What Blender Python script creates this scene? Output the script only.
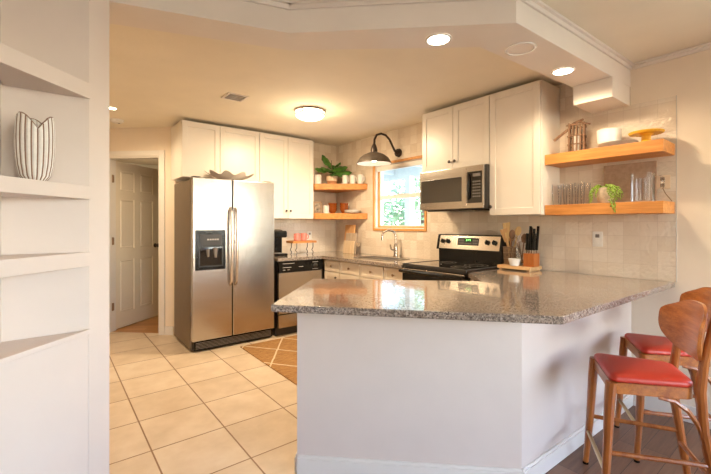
import bpy, bmesh, math, random
from mathutils import Vector, Matrix, noise
random.seed(7)
PI = math.pi
C = bpy.context.scene.collection
for o in list(bpy.data.objects): bpy.data.objects.remove(o)

# ------------------------------------------------------------------ camera, world, light, exposure
FPX = 385.3
cam = bpy.data.objects.new('camera', bpy.data.cameras.new('camera')); C.objects.link(cam)
cam.location = (0, 0, 1.30)
cam.rotation_euler = (PI/2, 0, math.radians(51.66-90))
cam.data.sensor_width = 36; cam.data.lens = FPX/711*36
cam.data.shift_y = -12.3/711
cam.data.clip_start = .05; cam.data.clip_end = 200
bpy.context.scene.camera = cam

w = bpy.data.worlds.new('world'); bpy.context.scene.world = w; w.use_nodes = True
nt = w.node_tree; bg = nt.nodes['Background']
sky = nt.nodes.new('ShaderNodeTexSky'); sky.sky_type = 'NISHITA'; sky.sun_disc = False
sky.sun_elevation = math.radians(48); sky.sun_rotation = math.radians(200)
nt.links.new(sky.outputs[0], bg.inputs[0]); bg.inputs[1].default_value = 2.2

vs = bpy.context.scene.view_settings
vs.view_transform = 'Standard'; vs.look = 'None'; vs.gamma = 1; vs.use_curve_mapping = False
vs.exposure = -0.17

def light(name, kind, loc, power, col, size=.1, rot=(0, 0, 0), size_y=None, spot=None, blend=.5, spread=None):
    l = bpy.data.lights.new(name, kind); l.energy = power; l.color = col
    if kind == 'AREA':
        l.shape = 'RECTANGLE' if size_y else 'DISK'; l.size = size
        if size_y: l.size_y = size_y
        if spread: l.spread = spread
    else: l.shadow_soft_size = size
    if kind == 'SPOT': l.spot_size = math.radians(spot); l.spot_blend = blend
    o = bpy.data.objects.new(name, l); C.objects.link(o); o.location = loc; o.rotation_euler = rot
    return o
DAY = (.84, .91, 1.0); WARM = (1.0, .785, .51)
# daylight entering through the glazed openings of the front room
light('daylight_side_window', 'AREA', (3.37, -1.50, 1.47), 17, DAY, 1.42, (0, PI/2, 0), 2.75)
light('daylight_rear_window', 'AREA', (1.40, -3.53, 1.47), 17, DAY, 3.35, (PI/2, 0, 0), 1.42)

# ------------------------------------------------------------------ materials
class NT:
    def __init__(s, m): s.t = m.node_tree; s.n = s.t.nodes; s.l = s.t.links
    def node(s, ty, **k):
        n = s.n.new(ty)
        for a, b in k.items(): setattr(n, a, b)
        return n
    def put(s, inp, v):
        if hasattr(v, 'is_output'): s.l.new(v, inp)
        elif v is not None: inp.default_value = v
    def m(s, op, a, b=None, c=None):
        n = s.node('ShaderNodeMath', operation=op)
        for i, v in enumerate((a, b, c)):
            if v is not None: s.put(n.inputs[i], v)
        return n.outputs[0]
    def coord(s): return s.node('ShaderNodeTexCoord').outputs['Object']
    def xyz(s, v):
        n = s.node('ShaderNodeSeparateXYZ'); s.put(n.inputs[0], v); return n.outputs
    def comb(s, x=0, y=0, z=0):
        n = s.node('ShaderNodeCombineXYZ')
        for i, v in enumerate((x, y, z)): s.put(n.inputs[i], v)
        return n.outputs[0]
    def map(s, v, scale=(1, 1, 1), loc=(0, 0, 0), rot=(0, 0, 0)):
        n = s.node('ShaderNodeMapping'); s.put(n.inputs[0], v)
        n.inputs['Location'].default_value = loc; n.inputs['Rotation'].default_value = rot; n.inputs['Scale'].default_value = scale
        return n.outputs[0]
    def noise(s, v, sc, det=3, rough=.5, out='Fac'):
        n = s.node('ShaderNodeTexNoise'); s.put(n.inputs['Vector'], v)
        n.inputs['Scale'].default_value = sc; n.inputs['Detail'].default_value = det; n.inputs['Roughness'].default_value = rough
        return n.outputs[out]
    def white(s, v):
        n = s.node('ShaderNodeTexWhiteNoise', noise_dimensions='3D'); s.put(n.inputs['Vector'], v); return n.outputs['Value']
    def ramp(s, f, stops, interp='LINEAR'):
        n = s.node('ShaderNodeValToRGB'); s.put(n.inputs[0], f); r = n.color_ramp; r.interpolation = interp
        while len(r.elements) < len(stops): r.elements.new(.5)
        for e, (p, c) in zip(r.elements, stops):
            e.position = p; e.color = (*c, 1) if len(c) == 3 else c
        return n.outputs[0]
    def mix(s, f, a, b, mode='MIX'):
        n = s.node('ShaderNodeMix', data_type='RGBA', blend_type=mode)
        s.put(n.inputs[0], f); 
        for i, v in ((6, a), (7, b)):
            if isinstance(v, tuple) and len(v) == 3: v = (*v, 1)
            s.put(n.inputs[i], v)
        return n.outputs[2]
    def bump(s, h, strength=.3, dist=.01):
        n = s.node('ShaderNodeBump'); s.put(n.inputs['Height'], h)
        n.inputs['Strength'].default_value = strength; n.inputs['Distance'].default_value = dist
        s.l.new(n.outputs[0], s.b.inputs['Normal'])
    @property
    def b(s): return s.n['Principled BSDF']

def mat(name, col, rough=.5, metal=0, var=.04, vsc=6, bump=0, bsc=40, coat=0, trans=0, ior=None, aniso=0, spec=None, stretch=(1, 1, 1)):
    m = bpy.data.materials.new(name); m.use_nodes = True; t = NT(m); b = t.b
    co = t.map(t.coord(), stretch)
    if var:
        f = t.noise(co, vsc, 4)
        a = tuple(max(0, c*(1-var*2)) for c in col); z = tuple(min(1, c*(1+var)) for c in col)
        t.put(b.inputs['Base Color'], t.ramp(f, [(.3, a), (.7, z)]))
    else: b.inputs['Base Color'].default_value = (*col, 1)
    b.inputs['Roughness'].default_value = rough; b.inputs['Metallic'].default_value = metal
    if coat: b.inputs['Coat Weight'].default_value = coat; b.inputs['Coat Roughness'].default_value = .05
    if trans: b.inputs['Transmission Weight'].default_value = trans
    if ior: b.inputs['IOR'].default_value = ior
    if aniso: b.inputs['Anisotropic'].default_value = aniso
    if spec is not None: b.inputs['Specular IOR Level'].default_value = spec
    if bump: t.bump(t.noise(co, bsc, 4), bump, .004)
    return m
def emis(name, col, strength):
    m = bpy.data.materials.new(name); m.use_nodes = True; b = m.node_tree.nodes['Principled BSDF']
    b.inputs['Base Color'].default_value = (.8, .8, .8, 1)
    b.inputs['Emission Color'].default_value = (*col, 1); b.inputs['Emission Strength'].default_value = strength
    return m
def thin_glass(name, k, tint):
    m = bpy.data.materials.new(name); m.use_nodes = True; n = m.node_tree.nodes; l = m.node_tree.links
    n.remove(n['Principled BSDF'])
    a = n.new('ShaderNodeBsdfTransparent'); a.inputs[0].default_value = (tint**.3, tint**.3, tint**.3, 1)
    b = n.new('ShaderNodeBsdfGlossy'); b.inputs['Roughness'].default_value = .03
    f = n.new('ShaderNodeLayerWeight'); f.inputs[0].default_value = .22
    q = n.new('ShaderNodeMath'); q.operation = 'MULTIPLY'; q.inputs[1].default_value = k
    x = n.new('ShaderNodeMixShader'); l.new(f.outputs['Fresnel'], q.inputs[0]); l.new(q.outputs[0], x.inputs[0])
    l.new(a.outputs[0], x.inputs[1]); l.new(b.outputs[0], x.inputs[2]); l.new(x.outputs[0], n['Material Output'].inputs[0])
    return m
def wood(name, dark, light_, axis=0, rough=.4, sc=1., bump=.15, coat=0):
    m = bpy.data.materials.new(name); m.use_nodes = True; t = NT(m)
    st = [14*sc]*3; st[axis] = 1.2*sc
    co = t.map(t.coord(), tuple(st))
    a = t.noise(co, 2.2, 5, .6)
    st2 = [60*sc]*3; st2[axis] = 3*sc
    f = t.noise(t.map(t.coord(), tuple(st2)), 3, 3, .6)
    f2 = t.m('ADD', t.m('MULTIPLY', a, .7), t.m('MULTIPLY', f, .3))
    t.put(t.b.inputs['Base Color'], t.ramp(f2, [(.35, dark), (.65, light_)]))
    t.b.inputs['Roughness'].default_value = rough
    if coat: t.b.inputs['Coat Weight'].default_value = coat
    t.bump(f, bump, .002)
    return m

def tile_mat(name, axis, s=.1016, u0=0., v0=.915):
    m = bpy.data.materials.new(name); m.use_nodes = True; t = NT(m)
    X = t.xyz(t.coord()); u = t.m('DIVIDE', t.m('SUBTRACT', X[axis], u0), s); v = t.m('DIVIDE', t.m('SUBTRACT', X[2], v0), s)
    iu, iv = t.m('FLOOR', u), t.m('FLOOR', v); fu, fv = t.m('FRACT', u), t.m('FRACT', v)
    wn = t.white(t.comb(iu, iv, 3)); wa = t.white(t.comb(iu, iv, 9)); wb = t.white(t.comb(iu, iv, 17))
    e = t.m('MINIMUM', t.m('MINIMUM', fu, t.m('SUBTRACT', 1., fu)), t.m('MINIMUM', fv, t.m('SUBTRACT', 1., fv)))
    g = t.m('GREATER_THAN', e, .012)
    cloud = t.noise(t.coord(), 22, 3)
    base = t.ramp(t.m('ADD', t.m('MULTIPLY', wn, .75), t.m('MULTIPLY', cloud, .25)), [(.1, (.70, .58, .455)), (.5, (.76, .645, .52)), (.95, (.82, .72, .605))])
    t.put(t.b.inputs['Base Color'], t.mix(g, (.62, .51, .40), base))
    t.put(t.b.inputs['Roughness'], t.m('SUBTRACT', .75, t.m('MULTIPLY', g, .63)))
    tilt = t.m('ADD', t.m('MULTIPLY', t.m('SUBTRACT', wa, .5), fu), t.m('MULTIPLY', t.m('SUBTRACT', wb, .5), fv))
    edge = t.m('MINIMUM', t.m('MULTIPLY', e, 12.), 1.)
    h = t.m('ADD', t.m('ADD', t.m('MULTIPLY', tilt, 1.6), t.m('MULTIPLY', edge, .30)), t.m('MULTIPLY', t.noise(t.coord(), 42, 2), 4.5))
    t.bump(h, .85, .0014)
    return m
def granite():
    m = bpy.data.materials.new('granite'); m.use_nodes = True; t = NT(m); co = t.coord()
    v = t.node('ShaderNodeTexVoronoi'); t.put(v.inputs['Vector'], co); v.inputs['Scale'].default_value = 150
    v2 = t.node('ShaderNodeTexVoronoi'); t.put(v2.inputs['Vector'], co); v2.inputs['Scale'].default_value = 290
    s1 = t.xyz(v.outputs['Color'])[0]; s2 = t.xyz(v2.outputs['Color'])[1]
    c1 = t.ramp(s1, [(0, (.022, .016, .014)), (.22, (.11, .08, .065)), (.42, (.29, .225, .18)), (.68, (.42, .335, .275)), (.90, (.60, .51, .44))], 'CONSTANT')
    c2 = t.ramp(s2, [(0, (.05, .035, .03)), (.32, (.33, .26, .21)), (.74, (.48, .40, .33))], 'CONSTANT')
    c = t.mix(.42, c1, c2)
    big = t.noise(co, 5, 4)
    t.put(t.b.inputs['Base Color'], t.mix(t.m('MULTIPLY', big, .22), c, (.42, .34, .28)))
    t.b.inputs['Roughness'].default_value = .13; t.b.inputs['Specular IOR Level'].default_value = .75
    t.b.inputs['Coat Weight'].default_value = .45; t.b.inputs['Coat Roughness'].default_value = .03
    return m
def floor_tile():
    m = bpy.data.materials.new('floor_tile'); m.use_nodes = True; t = NT(m); X = t.xyz(t.coord()); s = .42
    u = t.m('DIVIDE', t.m('SUBTRACT', X[0], .455), s); v = t.m('DIVIDE', t.m('SUBTRACT', X[1], 2.045), s)
    fu, fv = t.m('FRACT', u), t.m('FRACT', v)
    wn = t.white(t.comb(t.m('FLOOR', u), t.m('FLOOR', v), 5))
    e = t.m('MINIMUM', t.m('MINIMUM', fu, t.m('SUBTRACT', 1., fu)), t.m('MINIMUM', fv, t.m('SUBTRACT', 1., fv)))
    g = t.m('GREATER_THAN', e, .0105)
    f = t.m('ADD', t.m('MULTIPLY', t.noise(t.coord(), 5, 5, .6), .8), t.m('MULTIPLY', wn, .2))
    base = t.ramp(f, [(.3, (.60, .47, .33)), (.55, (.70, .565, .42)), (.75, (.77, .65, .51))])
    t.put(t.b.inputs['Base Color'], t.mix(g, (.27, .15, .075), base))
    t.b.inputs['Roughness'].default_value = .42
    t.bump(t.m('ADD', t.m('MULTIPLY', t.m('MINIMUM', t.m('MULTIPLY', e, 25.), 1.), 1.), t.m('MULTIPLY', t.noise(t.coord(), 30), .25)), .5, .003)
    return m
def planks(name, cs, rot=0, w_=.12, ln=1.1, rough=.32):
    m = bpy.data.materials.new(name); m.use_nodes = True; t = NT(m)
    co = t.map(t.coord(), rot=(0, 0, rot)); X = t.xyz(co)
    v = t.m('DIVIDE', X[1], w_); iv = t.m('FLOOR', v)
    u = t.m('DIVIDE', t.m('ADD', X[0], t.m('MULTIPLY', t.white(t.comb(iv, 1, 2)), 3.)), ln)
    wn = t.white(t.comb(t.m('FLOOR', u), iv, 8))
    fu, fv = t.m('FRACT', u), t.m('FRACT', v)
    e = t.m('MINIMUM', t.m('MULTIPLY', t.m('MINIMUM', fu, t.m('SUBTRACT', 1., fu)), ln/w_), t.m('MINIMUM', fv, t.m('SUBTRACT', 1., fv)))
    g = t.m('GREATER_THAN', e, .012)
    gr = t.noise(t.map(co, (2, 26, 1)), 2, 5, .65)
    f = t.m('ADD', t.m('MULTIPLY', gr, .6), t.m('MULTIPLY', wn, .4))
    t.put(t.b.inputs['Base Color'], t.mix(g, tuple(c*.35 for c in cs[0]), t.ramp(f, [(.25, cs[0]), (.5, cs[1]), (.8, cs[2])])))
    t.b.inputs['Roughness'].default_value = rough
    t.bump(t.m('ADD', gr, g), .2, .002)
    return m
def rug_mat():
    m = bpy.data.materials.new('jute'); m.use_nodes = True; t = NT(m); co = t.coord(); X = t.xyz(co)
    a = t.m('DIVIDE', X[0], .46); b = t.m('DIVIDE', X[1], .66)
    p, q = t.m('FRACT', t.m('ADD', a, b)), t.m('FRACT', t.m('SUBTRACT', a, b))
    wob = t.m('MULTIPLY', t.m('SUBTRACT', t.noise(co, 9), .5), .05)
    d1 = t.m('ABSOLUTE', t.m('SUBTRACT', t.m('ADD', p, wob), .5)); d2 = t.m('ABSOLUTE', t.m('SUBTRACT', t.m('ADD', q, wob), .5))
    line = t.m('LESS_THAN', t.m('MINIMUM', d1, d2), .022)
    st = t.noise(t.map(co, (8, 110, 1)), 3, 2)
    st2 = t.noise(t.map(co, (4, 30, 1)), 2, 3)
    base = t.ramp(t.m('ADD', t.m('MULTIPLY', st, .5), t.m('MULTIPLY', st2, .5)), [(.36, (.25, .115, .035)), (.6, (.50, .27, .10))])
    t.put(t.b.inputs['Base Color'], t.mix(t.m('MULTIPLY', line, .85), base, (.78, .66, .48)))
    t.b.inputs['Roughness'].default_value = .95
    t.bump(st, .8, .006)
    return m

M = dict(
 wall=mat('wall_paint', (.84, .72, .58), .6, var=.012, bump=.05, bsc=120),
 wallw=mat('white_wall_paint', (.735, .635, .57), .5, var=.012, bump=.04, bsc=120),
 ceil=mat('ceiling_paint', (.88, .80, .655), .8, var=.02, vsc=3, bump=.35, bsc=26),
 beam=mat('beam_paint', (.84, .765, .69), .5, var=.012),
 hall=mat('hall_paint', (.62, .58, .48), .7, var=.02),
 trim=mat('trim_paint', (.80, .75, .69), .35, var=.01),
 cab=mat('cabinet_paint', (.80, .735, .655), .32, var=.01),
 cabcream=mat('base_cabinet_paint', (.76, .66, .53), .35, var=.01),
 door=mat('door_paint', (.78, .69, .56), .4, var=.01),
 tw=tile_mat('zellige_tiles', 1, u0=.693), tf=tile_mat('zellige_tiles_corner', 0, u0=3.298),
 granite=granite(), ftile=floor_tile(),
 plank=planks('wood_planks', [(.12, .052, .028), (.20, .095, .052), (.28, .145, .085)], .0),
 hplank=planks('hall_planks', [(.36, .15, .04), (.50, .235, .07), (.62, .32, .11)], .6),
 shelf=wood('oak_shelf', (.48, .17, .033), (.76, .335, .09), 1, .45), shelfx=wood('oak_shelf_x', (.48, .17, .033), (.76, .335, .09), 0, .45),
 frame=wood('pine_frame', (.52, .22, .06), (.78, .39, .13), 2, .45),
 board=wood('maple_board', (.60, .33, .13), (.80, .50, .25), 0, .5), boardz=wood('board_upright', (.46, .22, .08), (.70, .40, .17), 2, .5),
 boardg=wood('grey_board', (.36, .27, .19), (.55, .43, .32), 2, .6), boardp=wood('pale_board', (.58, .42, .25), (.76, .58, .38), 2, .5),
 boardw=wood('weathered_board', (.36, .235, .155), (.50, .345, .24), 1, .6),
 block=wood('block_wood', (.30, .08, .012), (.48, .15, .03), 2, .4),
 stool=wood('stool_wood', (.22, .055, .010), (.45, .145, .030), 2, .3, coat=.4), stoolx=wood('stool_wood_x', (.29, .078, .012), (.56, .195, .04), 0, .28, coat=.5),
 red=mat('red_vinyl', (.54, .038, .018), .36, var=.05, bump=.1, bsc=160),
 brass=mat('brass_tube', (.55, .43, .24), .3, 1, var=.05),
 steel=mat('stainless', (.53, .495, .46), .24, 1, var=.03, vsc=2, bump=.35, bsc=2.2, stretch=(.25, .25, 3)),
 steelside=mat('grey_side', (.20, .145, .095), .4, .5, var=.04),
 nickel=mat('brushed_nickel', (.55, .47, .40), .25, 1, var=.03),
 handle=mat('satin_handle', (.78, .70, .62), .22, 1, var=.02),
 black=mat('black_plastic', (.010, .009, .008), .24, var=.1, spec=.3), gblack=mat('black_glass', (.008, .008, .009), .04, var=0, coat=.6),
 mglass=mat('smoked_glass', (.055, .048, .042), .06, var=0, coat=.5),
 dark=mat('dark_grey', (.035, .030, .027), .45, var=.1), grey=mat('panel_grey', (.20, .17, .15), .5, var=.05),
 iron=mat('aged_bronze', (.075, .055, .045), .38, .7, var=.1), shade=mat('shade_metal', (.20, .165, .135), .36, .85, var=.12, vsc=9),
 shadein=mat('white_enamel', (.88, .84, .78), .3, var=0),
 white=mat('white_ceramic', (.84, .80, .75), .2, var=.01), whitem=mat('matt_white', (.86, .82, .77), .7, var=.05, vsc=30),
 vaseline=mat('vase_stripe', (.30, .17, .11), .6, var=.1),
 pink=mat('pink_mug', (.74, .24, .19), .3, var=.03), amber=mat('amber_bowl', (.34, .085, .015), .2, var=.2, vsc=20),
 yellow=mat('mustard_glaze', (.78, .42, .03), .25, var=.06), plate=mat('grey_plate', (.60, .53, .47), .3, var=.05),
 twig=mat('twig_bark', (.25, .135, .075), .8, var=.2, vsc=30), terracotta=mat('terracotta', (.50, .22, .09), .6, var=.05),
 potcream=mat('cream_pot', (.80, .62, .43), .5, var=.03), stone=mat('speckled_pot', (.62, .49, .36), .6, var=.12, vsc=60),
 leaf=mat('fig_leaf', (.075, .21, .03), .35, var=.3, vsc=12), pearl=mat('pearl_leaf', (.34, .50, .06), .4, var=.25, vsc=40), soil=mat('soil', (.05, .03, .02), .9),
 glass=thin_glass('clear_glass', .75, .93), pane=thin_glass('window_pane', .12, .97),
 hook=mat('hook_metal', (.30, .19, .11), .5, .4), outlet=mat('outlet_plastic', (.82, .78, .72), .35, var=0), paper=mat('printed_picture', (.34, .27, .20), .5, var=.5, vsc=25),
 vinyl=mat('window_vinyl', (.84, .82, .78), .35, var=.01), dial=mat('dial_print', (.55, .50, .45), .5, var=0),
 sink=mat('sink_steel', (.55, .50, .44), .3, 1), utens=wood('spoon_wood', (.55, .33, .12), (.78, .53, .24), 2, .6),
 lampon=emis('lit_diffuser', (1, .84, .60), 5), spoton=emis('lit_recessed', (1, .86, .66), 22), bulb=emis('lit_bulb', (1, .88, .70), 16),
 digit=emis('green_digits', (.12, 1, .12), 2.2), gdisp=mat('display_green', (.01, .09, .015), .2, var=0),
 grass=mat('yard_grass', (.30, .38, .18), .9, var=.3), foliage=mat('tree_leaves', (.46, .60, .38), .6, var=.22, vsc=3), bark=mat('tree_bark', (.16, .11, .08), .9),
 porch=mat('porch_white', (.74, .76, .76), .6), conc=mat('concrete', (.66, .66, .62), .8),
 jute=rug_mat(),
)

# ------------------------------------------------------------------ mesh helpers
class MB:
    def __init__(s): s.bm = bmesh.new()
    def _xf(s, vs_, X):
        if X is not None:
            for v in vs_: v.co = X @ v.co
    def box(s, x0, x1, y0, y1, z0, z1, bv=0, X=None, seg=2):
        r = bmesh.ops.create_cube(s.bm, size=1); vv = r['verts']
        for v in vv: v.co = Vector((x0+(v.co.x+.5)*(x1-x0), y0+(v.co.y+.5)*(y1-y0), z0+(v.co.z+.5)*(z1-z0)))
        if bv:
            ed = list({e for v in vv for e in v.link_edges})
            r = bmesh.ops.bevel(s.bm, geom=ed, offset=bv, segments=seg, profile=.5, affect='EDGES'); 
            vv = list({v for f in r['faces'] for v in f.verts} | {v for v in vv if v.is_valid})
        s._xf(vv, X); return s
    def prism(s, poly, z0, z1, X=None, bv=0):
        a = sum(poly[i][0]*poly[(i+1) % len(poly)][1]-poly[(i+1) % len(poly)][0]*poly[i][1] for i in range(len(poly)))
        if a < 0: poly = poly[::-1]
        b = [s.bm.verts.new((x, y, z0)) for x, y in poly]; t = [s.bm.verts.new((x, y, z1)) for x, y in poly]; n = len(poly)
        fs = [s.bm.faces.new(b[::-1]), s.bm.faces.new(t)]+[s.bm.faces.new((b[i], b[(i+1) % n], t[(i+1) % n], t[i])) for i in range(n)]
        vv = b+t
        if bv:
            ed = list({e for f in fs[:2] for e in f.edges})
            r = bmesh.ops.bevel(s.bm, geom=ed, offset=bv, segments=2, profile=.5, affect='EDGES')
            vv = list({v for f in r['faces'] for v in f.verts} | {v for v in vv if v.is_valid})
        s._xf(vv, X); return s
    def tube(s, pts, r, n=10, cap=True, X=None):
        pts = [Vector(p) for p in pts]; rs = r if isinstance(r, (list, tuple)) else [r]*len(pts)
        rings = []; up = None
        for i, p in enumerate(pts):
            t = (pts[min(i+1, len(pts)-1)]-pts[max(i-1, 0)]).normalized()
            if up is None:
                up = t.orthogonal().normalized()
            up = (up-t*up.dot(t)); up = up.normalized() if up.length > 1e-6 else t.orthogonal().normalized()
            sd = t.cross(up)
            rings.append([s.bm.verts.new(p+(up*math.cos(a)+sd*math.sin(a))*rs[i]) for a in [2*PI*k/n for k in range(n)]])
        for a, b in zip(rings, rings[1:]):
            for k in range(n): s.bm.faces.new((a[k], a[(k+1) % n], b[(k+1) % n], b[k]))
        if cap: s.bm.faces.new(rings[0][::-1]); s.bm.faces.new(rings[-1])
        s._xf([v for q in rings for v in q], X); return s
    def lathe(s, prof, c=(0, 0, 0), n=28, f=None, X=None, arc=2*PI):
        """prof: (r,z) list from bottom; f(a) scales the radius by angle"""
        rings = []
        for r, z in prof:
            if r < 1e-5: rings.append([s.bm.verts.new((c[0], c[1], c[2]+z))])
            else: rings.append([s.bm.verts.new((c[0]+r*(f(a, z) if f else 1)*math.cos(a), c[1]+r*(f(a, z) if f else 1)*math.sin(a), c[2]+z)) for a in [2*PI*k/n for k in range(n)]])
        for a, b in zip(rings, rings[1:]):
            for k in range(n):
                k2 = (k+1) % n
                if len(a) == 1 and len(b) > 1: s.bm.faces.new((a[0], b[k2], b[k]))
                elif len(b) == 1 and len(a) > 1: s.bm.faces.new((a[k], a[k2], b[0]))
                elif len(a) > 1: s.bm.faces.new((a[k], a[k2], b[k2], b[k]))
        s._xf([v for q in rings for v in q], X); return s
    def face(s, pts): s.bm.faces.new([s.bm.verts.new(p) for p in pts]); return s
    def build(s, name, m, parent=None, loc=(0, 0, 0), rz=0, smooth=35, label=None, norm=True):
        if norm: bmesh.ops.recalc_face_normals(s.bm, faces=s.bm.faces)
        for e in s.bm.edges:
            e.smooth = not (len(e.link_faces) != 2 or e.calc_face_angle(0) > math.radians(smooth))
        for f in s.bm.faces: f.smooth = True
        me = bpy.data.meshes.new(name); s.bm.to_mesh(me); s.bm.free()
        ms = m if isinstance(m, list) else [m]
        for q in ms: me.materials.append(M[q] if isinstance(q, str) else q)
        o = bpy.data.objects.new(name, me); C.objects.link(o)
        o.location = loc; o.rotation_euler = (0, 0, rz)
        if len(me.polygons) < 4000:
            k = o.modifiers.new('weighted_normals', 'WEIGHTED_NORMAL'); k.keep_sharp = True
        if parent: o.parent = parent
        if label: o['label'] = label
        return o
def tag(o, label, cat, group=None):
    o['label'] = label; o['category'] = cat
    if group: o['group'] = group
    return o
def thing(name, label, cat, loc=(0, 0, 0), rz=0, group=None):
    o = bpy.data.objects.new(name, None); C.objects.link(o); o.empty_display_size = .05
    o.location = loc; o.rotation_euler = (0, 0, rz); return tag(o, label, cat, group)
def struct(name, mb, m, **k):
    o = mb.build(name, m, **k)
    if not o.parent: o['kind'] = 'structure'
    return o
def dup(root, loc, rz, label, group=None):
    r = root.copy(); C.objects.link(r); r.location = loc; r.rotation_euler = (0, 0, rz); r['label'] = label
    if group: r['group'] = group
    for ch in list(root.children):
        c = ch.copy(); C.objects.link(c); c.parent = r
        for g in list(ch.children):
            d = g.copy(); C.objects.link(d); d.parent = c
    return r
R90 = -PI/2      # things on the window wall look towards -X
def T(x, y, z): return Matrix.Translation((x, y, z))
def RX(a): return Matrix.Rotation(a, 4, 'X')
def RY(a): return Matrix.Rotation(a, 4, 'Y')
def RZ(a): return Matrix.Rotation(a, 4, 'Z')

# ------------------------------------------------------------------ room shell
XW = 3.298; YF = 4.62; ZC = 2.4576; TH = .12
P0, P1, P2, P3 = (.205, 2.029), (.977, 1.79), (1.803, 1.0), (XW, .955)      # line of beam and floor change
tl = [(-.40, 2.14), (.17, 2.14), P0, P1, P2, P3, (XW, YF+.3), (1.15, 4.94), (-.40, 6.49)]
struct('floor', MB().prism(tl, -.10, 0), 'ftile')
struct('floor_planks', MB().prism([(-3.2, -3.5), (XW, -3.5), P3, P2, P1, P0, (-.4, 2.04), (-3.2, 2.04)], -.10, -.001), 'plank')
struct('floor_hall', MB().prism([(-.40, 6.49), (1.15, 4.94), (3.2, 4.95), (3.2, 8.4), (-.4, 8.4)], -.10, -.002), 'hplank')
struct('ceiling', MB().box(-3.2, XW+.1, -3.5, 8.4, ZC, ZC+.1), 'ceil')
# window wall with its opening (Y 2.90..3.77, Z 1.235..2.07)
W0, W1, Z0, Z1 = 2.905, 3.760, 1.252, 2.058
mb = MB(); 
for y0, y1, z0, z1 in [(.955, W0, 0, ZC), (W1, YF+.3, 0, ZC), (W0, W1, 0, Z0), (W0, W1, Z1, ZC)]: mb.box(XW+.008, XW+TH, y0, y1, z0, z1)
struct('wall_right', mb, 'wall')
S0, S1, SZ0, SZ1 = -2.9, -.1, .72, 2.22
mb = MB()
for y0, y1, z0, z1 in [(-3.5, S0, 0, ZC), (S1, .955, 0, ZC), (S0, S1, 0, SZ0), (S0, S1, SZ1, ZC)]: mb.box(XW, XW+TH, y0, y1, z0, z1)
struct('wall_dining', mb, 'wall')
B0, B1 = -.3, 3.1
mb = MB()
for x0, x1, z0, z1 in [(-3.2, B0, 0, ZC), (B1, XW, 0, ZC), (B0, B1, 0, .72), (B0, B1, 2.22, ZC)]: mb.box(x0, x1, -3.62, -3.5, z0, z1)
struct('wall_rear', mb, 'wallw')
struct('wall_far', MB().box(-3.32, -3.2, -3.5, 2.04, 0, ZC), 'wallw')
struct('wall_side', MB().box(-3.2, -.3, 2.04, 2.16, 0, ZC), 'wallw')
struct('wall_back', MB().box(2.04, XW+.008, YF+.008, YF+.1, 0, ZC).box(1.99, 2.04, YF+.008, 4.94, 0, ZC).box(1.15, 2.04, 4.86, 4.98, 0, ZC), 'wall')
struct('wall_kitchen', MB().box(-.52, -.40, 2.14, 6.5, 0, ZC), 'wall')
# diagonal wall with the doorway; local x runs from (-.4,6.43) to (1.13,4.90)
DG = T(-.40, 6.43, 0) @ RZ(-PI/4)
def dgs(X): return (X+.4)*math.sqrt(2)
d0, d1, DH = dgs(.545), dgs(1.015), 2.115
struct('wall_door', MB().box(0, d0, 0, .11, 0, ZC, X=DG).box(d1, 2.20, 0, .11, 0, ZC, X=DG).box(d0, d1, 0, .11, DH, ZC, X=DG), 'wall')
mb = MB().box(d0-.065, d0, -.016, .002, 0, DH+.065, .003, X=DG).box(d1, d1+.065, -.016, .002, 0, DH+.065, .003, X=DG).box(d0, d1, -.016, .002, DH, DH+.065, .003, X=DG)
mb.box(d1-.018, d1+.004, -.002, .112, 0, DH, X=DG).box(d0-.004, d0+.012, -.002, .112, 0, DH, X=DG).box(d0, d1, -.002, .112, DH-.018, DH+.004, X=DG)
mb.box(d1-.030, d1-.016, .05, .07, 0, DH-.015, X=DG)
struct('trim_1', mb, 'trim')
struct('baseboard_door', MB().box(d1+.066, d1+.17, -.013, .002, 0, .10, .003, X=DG), 'trim')
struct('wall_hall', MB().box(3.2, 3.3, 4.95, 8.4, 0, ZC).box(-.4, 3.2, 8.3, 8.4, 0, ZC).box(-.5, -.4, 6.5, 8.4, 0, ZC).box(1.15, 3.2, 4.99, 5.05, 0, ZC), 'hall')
# angled left wall holding a triangular shelf niche
TT, CC, T2 = (.125, 1.949), (-.145, 1.949), (-.145, 1.679)
mb = MB().prism([P0, TT, CC, T2, (-1.9, -.076), (-2.0, .0), (-.30, 1.70), (-.30, 2.14), (.17, 2.14)], 0, ZC)
struct('wall_left', mb, 'wallw')
struct('wall_entry', MB().prism([(-1.9, -.076), (-1.9, -.20), (-3.2, -.20), (-3.2, -.08), (-2.0, .0)], 0, ZC), 'wallw')
o_ = .004
mb = MB().prism([(TT[0]-o_, TT[1]-o_), CC, (T2[0]+.001, T2[1]+o_)], 0, .862)
mb.prism([(.124+.014, 1.948+.002), (T2[0]-.008, T2[1]-.022), (T2[0]+.001, T2[1]+.012), (TT[0]-.012, TT[1]-.001)], .846, .866, bv=.003)
struct('trim_2', mb, 'wallw')
for zt, zb, lab in [(1.886, 1.822, 'top white triangular shelf of the niche, edge rising steeply'), (1.459, 1.405, 'white triangular niche shelf carrying the striped vase'), (1.187, 1.129, 'lowest white triangular niche shelf, below the vase shelf')]:
    s = MB().prism([(TT[0]+.001, TT[1]-.003), (CC[0]+.002, CC[1]-.002), (T2[0]+.002, T2[1]-.001), (T2[0]+.010, T2[1]-.010), (TT[0]+.008, TT[1]-.008)], zb, zt, bv=.003).build('niche_shelf', 'wallw')
    tag(s, lab, 'shelf', 'shelves of the wall niche')
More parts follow.
